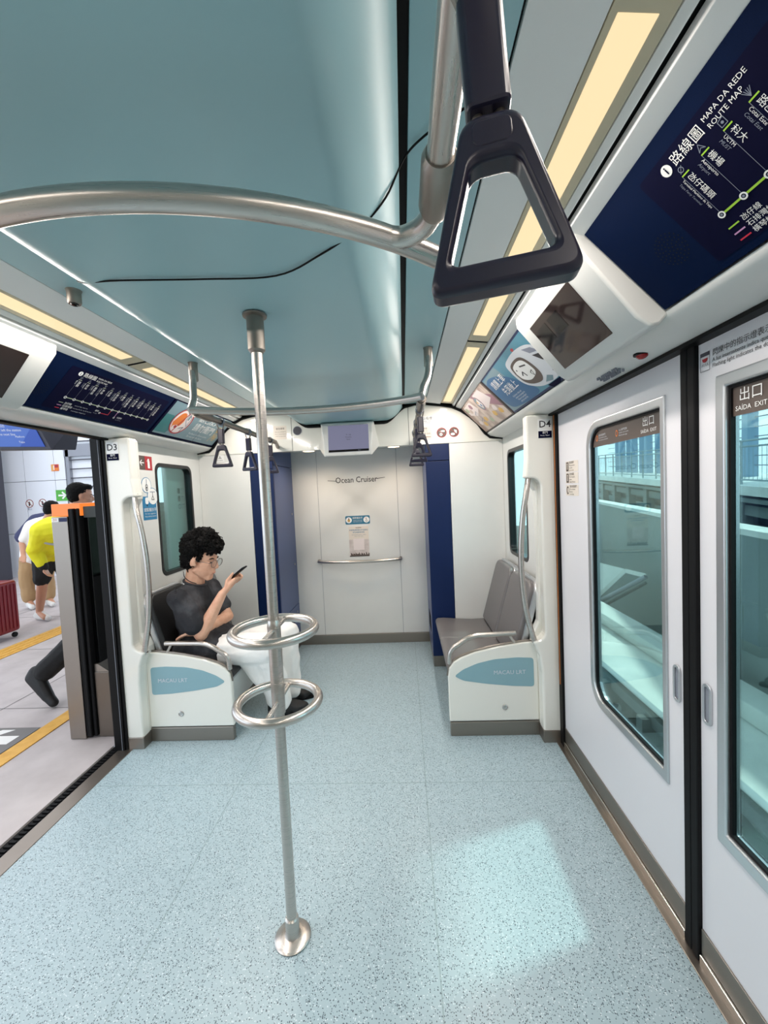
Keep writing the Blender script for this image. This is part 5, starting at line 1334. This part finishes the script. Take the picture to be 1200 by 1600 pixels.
for x, lab in ((-7.46, 'left of two round prohibition signs on the platform wall'), (-7.17, 'right of two round prohibition signs on the platform wall')):
    p = Pr((x, YWL - .004, 1.56), X, Z); p.slab(circ(0, 0, .088, 28), 'print_white', 'panel', 0, .004); p.ring(0, 0, .072, .088, 'sign_maroon', 'print', .001); p.poly([(-.02, -.05), (.01, -.05), (.02, .0), (.0, .05), (-.02, .03)], 'print_dark', 'print', .001); p.line((-.055, .055), (.055, -.055), .012, 'sign_maroon', 'print', .0014)
    p.text('禁止' if x < -7.3 else '小心', 0, -.12, .05, 'print_grey', 'print', .001, 'CENTER')
    tag(p.out('prohibition_sign'), lab, 'sign')

# suitcase
r = empty('suitcase', (-4.25, 4.35, 0))
MB().box((-4.62, 4.17, .075), (-4.05, 4.47, .66)).build('shell', 'suitcase_red', r, smooth=False, bevel=.035, seg=4)
g = MB()
for i in range(12): g.box((-4.58 + i * .044, 4.163, .12), (-4.562 + i * .044, 4.172, .62))
for i in range(6): g.box((-4.046, 4.20 + i * .044, .12), (-4.043 + .0, 4.218 + i * .044, .62))
g.build('ribs', 'suitcase_red', r, smooth=False, bevel=.003)
for x in (-4.57, -4.10):
    for y in (4.21, 4.43):
        MB().lathe([(.028, -.012), (.030, 0), (.028, .012)], (x, y, .030), 'X', 16).build('wheel', 'black_rubber', r); 
MB().tube(fillet([(-4.45, 4.32, .65), (-4.45, 4.32, .72), (-4.22, 4.32, .72), (-4.22, 4.32, .65)], .03), .010, 8).build('carry_handle', 'black', r)
settle(r); tag(r, 'dark red hard suitcase on the platform at the left edge', 'suitcase')

# people on the platform
def guard():
    r = empty('person', (-4.3, 5.05, 0)); b = Body()
    hip, ch, H = V((-4.16, 5.0, .84)), V((-3.66, 4.68, 1.215)), V((-3.155, 4.42, 1.575))
    L, R_ = head_parts(b, H, radians(40), radians(6), 1.12, ch + V((.22, -.10, .16)))
    b.chain([hip, hip.lerp(ch, .6), ch], [.10, .09, .09])
    kn, an = V((-4.22, 4.97, .50)), V((-4.40, 5.08, .10)); k2, a2 = V((-4.10, 5.22, .48)), V((-4.22, 5.42, .10))
    b.chain([hip, kn, kn.lerp(an, .35), an, an + V((.14, -.07, -.05))], [.095, .060, .058, .040, .036]); b.chain([hip + V((.08, .12, 0)), k2, a2, a2 + V((.15, -.03, -.05))], [.095, .062, .042, .036])
    sh = ch + V((-.10, -.14, .0)); el = V((-3.98, 4.66, .97)); wr = V((-3.93, 4.70, .75))
    b.chain([sh, el, wr], [.055, .046, .032]); hand(b, wr, (.35, .1, -.9), (1, .2, .4), (.2, -1, .1), [(20, 25, 20)] * 4, 1.0, thumb=[wr + V((.03, -.04, -.05)), wr + V((.06, -.035, -.08))])
    sh2 = ch + V((.14, .18, .0)); b.chain([sh2, V((-3.40, 4.95, 1.05)), V((-3.15, 4.95, .95))], [.055, .046, .032]); hand(b, (-3.15, 4.95, .95), (.9, 0, -.3), (0, 0, -1), (0, -1, 0), [(20, 25, 20)] * 4, thumb=[V((-3.10, 4.91, .93)), V((-3.06, 4.90, .91))])
    bo = b.build('body', 'skin_dark', r, .008, 4); face_details(L, R_, 1.12, bo)
    h = Body(); h.ell(L(-.03, 0, .052), (.098 * 1.12, .083 * 1.12, .088 * 1.12), R_); h.ell(L(-.055, 0, .005), (.064 * 1.12, .076 * 1.12, .075 * 1.12), R_); h.ell(L(.04, 0, .095), (.05, .07, .035), R_); h.build('hair', 'hair', r, .008, 3, jag=.006, wscale=20)
    j = Body(); j.hull([(hip + V((-.02, 0, .03)), .14), (hip + V((.06, .1, .03)), .14), (ch + V((-.08, -.10, .0)), .13), (ch + V((.12, .15, .0)), .13), (ch + V((.10, -.04, .03)), .14)]); j.hull([(ch + V((.10, -.04, .04)), .13), (ch + V((.24, -.11, .13)), .085)])
    j.hull([(sh, .105), (el, .085)]); j.hull([(el, .085), (el.lerp(wr, .75), .062)]); j.hull([(sh2, .10), ((-3.40, 4.95, 1.05), .08)]); j.build('jacket', 'hi_vis', r, .009, 5, wrinkle=.010, wscale=9)
    c = Body(); c.chain([ch + V((.26, -.12, .155)), ch + V((.31, -.14, .19))], [.078, .070]); c.build('collar', 'black_cloth', r, .008, 3)
    d = (ch - hip).normalized(); u = V((0, 0, 1)) - d * d.z; u.normalize(); v = d.cross(u); m = hip.lerp(ch, .80) + V((.02, .02, .01))
    MB().tube([m + u * .148 * sin(2 * pi * i / 28) + v * .235 * cos(2 * pi * i / 28) for i in range(28)], [.022] * 28, 8, closed=True).build('reflective_band', 'reflective', r)
    cu = Body(); cu.cap(el.lerp(wr, .72), wr, .062, .05); cu.build('cuff', 'black_cloth', r, .008, 3)
    st = Body(); st.hull([(hip + V((-.02, 0, 0)), .145), (hip + V((.08, .12, 0)), .14)]); st.hull([(hip + V((-.02, 0, 0)), .14), (kn + V((.0, 0, .06)), .095)]); st.hull([(hip + V((.08, .12, 0)), .14), (k2 + V((0, 0, .06)), .095)]); st.build('shorts', 'black_cloth', r, .009, 4, wrinkle=.006)
    for a in (an, a2):
        s_ = Body(); dv = V((.93, -.35, 0)).normalized() if a is an else V((.98, -.18, 0)).normalized(); q = V((a.x, a.y, 0))
        s_.hull([(q - dv * .05 + V((0, 0, .05)), .045), (q + V((0, 0, .10)), .042), (q + dv * .10 + V((0, 0, .05)), .045), (q + dv * .19 + V((0, 0, .04)), .036)]); so = s_.build('shoe', 'shoe_white', r, .007, 3)
        g = MB()
        for k in (.05, .09, .13): g.tube([q + dv * k + V((-dv.y * .038, dv.x * .038, .085 - k * .25)), q + dv * (k + .01) + V((0, 0, .108 - k * .35)), q + dv * k + V((dv.y * .038, -dv.x * .038, .085 - k * .25))], .006, 6)
        g.build('laces', 'charcoal', so)
    for chd in r.children: chd.matrix_parent_inverse = Matrix.Translation(r.location).inverted()
    tag(r, 'bending person in a yellow high visibility jacket on the platform behind the gate', 'person')
guard()
def traveller():
    r = empty('person', (-4.98, 5.72, 0)); b = Body(); hip, ch, H = V((-4.98, 5.70, .90)), V((-4.74, 5.62, 1.20)), V((-4.465, 5.50, 1.425))
    L, R_ = head_parts(b, H, radians(70), radians(14), .95, ch + V((.10, -.04, .09)))
    b.chain([hip, ch], [.08, .08])
    for dx, dy in ((-.10, -.02), (.10, .10)): b.chain([hip + V((dx * .5, dy, 0)), (-5.0 + dx, 5.68 + dy, .48), (-5.03 + dx, 5.72 + dy, .10), (-4.91 + dx, 5.64 + dy, .05)], [.08, .055, .04, .034])
    b.chain([ch + V((-.15, -.05, .0)), (-4.98, 5.52, .98), (-4.88, 5.42, .82)], [.04, .04, .03]); hand(b, (-4.88, 5.42, .82), (.5, -.6, -.3), (0, 0, -1), (1, .5, 0), [(15, 25, 20)] * 4, thumb=[V((-4.84, 5.40, .80)), V((-4.81, 5.37, .78))])
    b.chain([ch + V((.15, .07, .0)), (-4.46, 5.66, .98), (-4.36, 5.55, .86)], [.04, .04, .03]); hand(b, (-4.36, 5.55, .86), (.5, -.6, -.3), (0, 0, -1), (1, .5, 0), [(15, 25, 20)] * 4, thumb=[V((-4.32, 5.53, .84)), V((-4.29, 5.50, .82))])
    bo = b.build('body', 'skin_dark', r, .009, 3); face_details(L, R_, .95, bo)
    h = Body(); h.ell(L(-.028, 0, .05), (.094, .080, .084), R_); h.ell(L(-.055, 0, .0), (.062, .074, .075), R_); h.build('hair', 'hair', r, .009, 3, jag=.005, wscale=20)
    t = Body(); t.hull([(hip + V((-.02, 0, -.10)), .165), (ch + V((-.12, -.03, 0)), .11), (ch + V((.12, .03, 0)), .11), (ch + V((.04, -.02, .05)), .10)]); t.hull([(ch + V((-.13, -.05, 0)), .085), ((-4.95, 5.54, 1.04), .075)]); t.hull([(ch + V((.13, .07, 0)), .085), ((-4.49, 5.67, 1.04), .075)]); t.build('shirt', 'white_cloth', r, .010, 5, wrinkle=.008, wscale=9)
    q = Body(); q.hull([(hip + V((-.05, 0, -.05)), .135), (hip + V((.07, .05, -.05)), .135)])
    for dx, dy in ((-.10, -.02), (.10, .10)): q.hull([(hip + V((dx * .5, dy, -.05)), .12), ((-5.0 + dx, 5.68 + dy, .48), .095)]); q.hull([((-5.0 + dx, 5.68 + dy, .48), .095), ((-5.03 + dx, 5.72 + dy, .16), .085)])
    q.build('trousers', 'khaki', r, .010, 5, wrinkle=.009, wscale=9)
    k = Body(); k.hull([(ch + V((-.20, .10, .10)), .08), (ch + V((-.10, .18, .12)), .08), (ch + V((-.36, .06, -.14)), .11), (ch + V((-.26, .16, -.14)), .11)]); k.build('backpack', 'navy_cloth', r, .010, 4)
    for dx, dy in ((-.10, -.02), (.10, .10)):
        s_ = Body(); p_ = V((-5.03 + dx, 5.72 + dy, 0)); dv = V((.8, -.6, 0)); s_.hull([(p_ - dv * .05 + V((0, 0, .045)), .042), (p_ + V((0, 0, .09)), .04), (p_ + dv * .18 + V((0, 0, .036)), .034)]); s_.build('shoe', 'shoe_white', r, .008, 3)
    for chd in r.children: chd.matrix_parent_inverse = Matrix.Translation(r.location).inverted()
    tag(r, 'person with backpack, white shirt and khaki trousers behind the yellow jacket', 'person')
traveller()
def walker():
    r = empty('person', (-1.95, 2.95, 0)); b = Body(); hip, ch, H = V((-1.90, 3.02, .92)), V((-1.86, 3.04, 1.30)), V((-1.775, 3.02, 1.565))
    L, R_ = head_parts(b, H, radians(-8), radians(4), 1.0, ch + V((.02, 0, .10)))
    b.chain([hip, ch], [.11, .12])
    kn, an = V((-2.02, 2.93, .50)), V((-2.335, 2.86, .215)); toe = V((-2.235, 2.835, .055)); k2, a2 = V((-1.80, 3.1, .50)), V((-1.80, 3.1, .10))
    b.chain([hip + V((0, -.08, 0)), kn, an, toe], [.085, .055, .04, .03]); b.chain([hip + V((0, .08, 0)), k2, a2, a2 + V((.13, 0, -.06))], [.085, .055, .04, .03])
    b.chain([ch + V((0, -.18, 0)), (-1.83, 2.85, 1.0), (-1.78, 2.87, .78)], [.05, .042, .03]); hand(b, (-1.78, 2.87, .78), (.2, 0, -1), (0, 1, 0), (1, 0, 0), [(12, 18, 14)] * 4, thumb=[V((-1.74, 2.88, .74)), V((-1.72, 2.88, .71))])
    b.chain([ch + V((0, .18, 0)), (-1.90, 3.27, 1.02), (-1.86, 3.28, .80)], [.05, .042, .03]); hand(b, (-1.86, 3.28, .80), (.2, 0, -1), (0, -1, 0), (1, 0, 0), [(12, 18, 14)] * 4, thumb=[V((-1.82, 3.27, .76)), V((-1.80, 3.27, .73))])
    bo = b.build('body', 'skin', r, .008, 4); face_details(L, R_, 1.0, bo)
    h = Body(); h.ell(L(-.03, 0, .055), (.098, .083, .088), R_); h.ell(L(-.055, 0, .005), (.062, .075, .075), R_); h.ell(L(.04, 0, .095), (.045, .065, .035), R_); h.build('hair', 'hair', r, .008, 3, jag=.006, wscale=20)
    t = Body(); t.hull([(hip + V((0, 0, -.02)), .145), (ch + V((0, -.15, 0)), .085), (ch + V((0, .15, 0)), .085), (ch + V((0, 0, .03)), .09)]); t.hull([(ch + V((0, -.18, 0)), .07), ((-1.83, 2.85, 1.0), .06)]); t.hull([(ch + V((0, .18, 0)), .07), ((-1.90, 3.27, 1.02), .06)]); t.build('shirt', 'black_cloth', r, .009, 5, wrinkle=.006)
    q = Body(); q.hull([(hip + V((0, -.07, -.03)), .13), (hip + V((0, .07, -.03)), .13)]); q.hull([(hip + V((0, -.08, -.03)), .115), (kn, .085)]); q.hull([(kn, .085), (kn.lerp(an, .85), .075)]); q.hull([(hip + V((0, .08, -.03)), .115), (k2, .085)]); q.hull([(k2, .085), (a2 + V((0, 0, .05)), .072)]); q.build('trousers', 'black_cloth', r, .008, 4, wrinkle=.007, wscale=10)
    d = (toe - an).normalized()
    for (hl, tt) in ((an + V((-.055, 0, -.005)), V((-2.205, 2.825, .034))), (V((-1.86, 3.1, .05)), V((-1.64, 3.1, .035)))):
        s_ = Body(); dv = (tt - hl); up_ = V((.55, 0, .8)) if hl.z > .1 else Z
        s_.hull([(hl, .042), (hl + up_ * .06, .042), (hl + dv * .45 + up_ * .02, .044), (hl + dv * .75, .040)]); s_.hull([(hl + dv * .5, .042), (tt, .033)]); s_.build('shoe', 'shoe_black', r, .006, 3)
    for chd in r.children: chd.matrix_parent_inverse = Matrix.Translation(r.location).inverted()
    tag(r, 'person in dark clothes striding past, mostly hidden behind the platform gate', 'person')
walker()

# ------------------------------------------------------------------ outside the doors on the right
struct(MB().box((1.4, -8, -1.7), (12, 30, -1.5)).build('guideway_floor', 'concrete_dark', smooth=False), 'dark guideway bed below the train', 'ground')
struct(MB().box((-12, -7, 4.0), (2.95, 14, 4.2)).build('sun_blocking_roof', 'roof_grey', smooth=False), 'unseen roof added over the train and platform to block sun', 'roof')  # unseen roof, added and sized to keep sun off floor and platform
mb = MB().box((2.33, -6, -.36), (2.90, 14, -.30))
tag(mb.build('walkway_slab', 'concrete_pale', smooth=False, bevel=.006), 'pale concrete emergency walkway alongside the train', 'walkway')
mb = MB().box((2.83, -6, -.30), (3.08, 14, -.165)); mb.box((2.83, -6, -.7), (3.08, 14, -.30))
tag(mb.build('kerb', 'concrete_pale', smooth=False, bevel=.01), 'pale concrete kerb along the outer side of the walkway', 'kerb')
g = MB().box((2.29, -6, -.46), (2.34, 14, -.37)); g.box((2.20, -6, -.80), (2.32, 14, -.70)); g.box((2.30, -6, -1.5), (2.5, 14, -.9))
for k in range(26): g.box((2.22, -3 + k * .62, -.62), (2.36, -2.92 + k * .62, -.40)); g.lathe([(.001, 0), (.028, 0), (.028, .04)], (2.255, -2.6 + k * .62, -.52), 'X', 10)
tag(g.build('power_rail', 'concrete_dark', smooth=False), 'dark bracketed power rail below the walkway edge', 'power rail')
def wallpath(pts, z0, z1, th, name, m, m2, label, cap):
    P = [V((*q, 0)) for q in pts]; mb = MB(); n = len(P); nn = []
    for i in range(n):
        t = (P[min(i + 1, n - 1)] - P[max(i - 1, 0)]).normalized(); nn.append(V((t.y, -t.x, 0)))
    for a, b_, mi, t0, t1 in ((z0, z1, 0, 0, th), (z1, z1 + .05, 1, -.03, th + .03)):
        vs = []
        for p_, q in zip(P, nn): vs += [p_ + q * t0 + Z * a, p_ + q * t1 + Z * a, p_ + q * t1 + Z * b_, p_ + q * t0 + Z * b_]
        fs = []
        for i in range(n - 1):
            for k in range(4): fs.append((i * 4 + k, i * 4 + (k + 1) % 4, i * 4 + 4 + (k + 1) % 4, i * 4 + 4 + k))
        mb.add(vs, fs, mi)
    return tag(mb.build(name, [m, m2], smooth=False), label, cap)
wallpath([(3.14, -4), (3.16, 0), (3.23, 3.28), (3.33, 3.75), (3.75, 5.4), (4.85, 9.6), (6.5, 16), (8, 22)], -1.5, .97, .16, 'parapet_wall', 'concrete_grey', 'concrete_pale', 'grey green parapet wall beyond the walkway', 'wall')
# tilted hatch cover by the parapet
r = empty('hatch_cover', (3.45, 6.0, .1))
A = [onp for onp in ((3.16, 6.9, -.02), (3.30, 6.35, .26), (3.55, 5.45, .24), (3.20, 6.1, -.26))]
v0, v1, v2, v3 = (V(q) for q in A)
MB().add([v0, v1, v1 + (v2 - v1) * .62, v0 + (v3 - v0) * .95, v0 - Z * .05, v1 - Z * .05, v1 + (v2 - v1) * .62 - Z * .05, v0 + (v3 - v0) * .95 - Z * .05], [(0, 1, 2, 3), (7, 6, 5, 4), (0, 4, 5, 1), (1, 5, 6, 2), (2, 6, 7, 3), (3, 7, 4, 0)]).build('lid', 'concrete_pale', r, smooth=False, bevel=.01)
MB().add([v1 + (v2 - v1) * .64, v2, v2 - Z * .06 , v3 - Z * .02, v3, v1 + (v2 - v1) * .64 - Z * .06], [(0, 1, 2, 5), (0, 5, 3, 4)]).build('flap', 'concrete_pale', r, smooth=False)
MB().tube([v2 - Z * .04, v3 - Z * .06], .03, 8).build('support_bar', 'mid_grey', r); MB().tube([v2 - Z * .12, v3 - Z * .16], .02, 8).build('support_bar', 'concrete_dark', r)
settle(r); tag(r, 'tilted pale hatch cover standing by the parapet wall', 'hatch cover')
# elevated deck with railing and screen beyond
A0, B0 = V((8.2, 9.1, 1.16)), V((10.9, 22.7, 1.76)); D = (B0 - A0); S0 = A0 - D * .55; E0 = A0 + D * 1.5; out_ = V((D.y, -D.x, 0)).normalized()
def along(p0, p1, w0, w1, z0, z1, mb, mi=0):
    a = [p0 + out_ * w0 + Z * z0, p0 + out_ * w1 + Z * z0, p0 + out_ * w1 + Z * z1, p0 + out_ * w0 + Z * z1]; b_ = [q + (p1 - p0) for q in a]
    return mb.add(a + b_, [(3, 2, 1, 0), (4, 5, 6, 7), (0, 1, 5, 4), (1, 2, 6, 5), (2, 3, 7, 6), (3, 0, 4, 7)], mi)
mb = along(S0, E0, 0, 3.5, -.22, 0, MB())
r = empty('elevated_deck', A0); mb.build('deck', 'concrete_pale', r, smooth=False)
mb = along(S0, E0, .3, .6, -.75, -.50, MB(), 0); along(S0, E0, .5, .8, -1.3, -1.05, mb); along(S0, E0, .1, .3, -.40, -.30, mb); mb.build('under_beam', 'concrete_grey', r, smooth=False)
along(S0, E0, 1.2, 1.3, -3, -.2, MB()).build('under_wall', 'concrete_dark', r, smooth=False)
mb = MB()
for k in range(14): q = S0 + (E0 - S0) * ((k + .5) / 14); mb.box((q.x + .2, q.y - .12, q.z - 2.6), (q.x + .5, q.y + .12, q.z - .2))
mb.build('post', 'concrete_grey', r, smooth=False); settle(r); tag(r, 'pale elevated deck beyond the parapet wall', 'deck')
r = empty('deck_railing', A0); mb = MB(); ln = (E0 - S0).length; dd = (E0 - S0).normalized()
for zz in (1.06, .92): mb.tube([S0 + out_ * .25 + Z * zz, E0 + out_ * .25 + Z * zz], .022, 6)
mb.tube([S0 + out_ * .25 + Z * .12, E0 + out_ * .25 + Z * .12], .02, 6); mb.build('rail', 'rail_grey', r)
mb = MB(); n = int(ln / 1.3)
for k in range(n): q = S0 + dd * (k * 1.3) + out_ * .25; mb.tube([q, q + Z * 1.07], .028, 6)
mb.build('upright', 'rail_grey', r); mb = MB(); n = int(ln / .16)
for k in range(n): q = S0 + dd * (k * .16) + out_ * .25; mb.tube([q + Z * .12, q + Z * .92], .007, 4, caps=False)
mb.build('infill_bars', 'rail_grey', r); settle(r); tag(r, 'grey metal railing along the elevated deck', 'railing')
r = empty('deck_screen', A0); mb = MB()
for k in range(int(ln / 2.1)):
    q = S0 + dd * (k * 2.1); along(q, q + dd * .30, 2.2, 2.5, 0, 7, mb); along(q + dd * .9, q + dd * 1.0, 2.2, 2.4, 0, 7, mb)
mb.build('column', 'blue_column', r, smooth=False); mb = MB()
for k in range(22): along(S0, E0, 2.4, 2.44, .35 + k * .30, .38 + k * .30, mb)
mb.build('slat', 'mid_grey', r, smooth=False)
mb = MB()
for k in range(int(ln / 2.1)): q = S0 + dd * (k * 2.1 + 1.0); along(q, q + dd * 1.1, 2.5, 2.52, 2.0 + .6 * (k % 2), 7, mb)
mb.build('panel', 'pale_blue', r, smooth=False); settle(r); tag(r, 'tall louvred screen with blue grey columns behind the railing', 'screen')
g = MB()
for k in range(16):
    q = S0 + (E0 - S0) * (.15 + .8 * k / 16) + out_ * 14
    g.tube([q + Z * (-2), q + Z * 2.2], .10, 5); g.tube([q + Z * .2, q + dd * 2.2 + Z * 1.6], .08, 5); g.tube([q + Z * 1.6, q + dd * 2.2 + Z * .2], .08, 5)
tag(g.build('truss', 'tower_red'), 'red lattice truss far beyond the deck screen', 'truss')
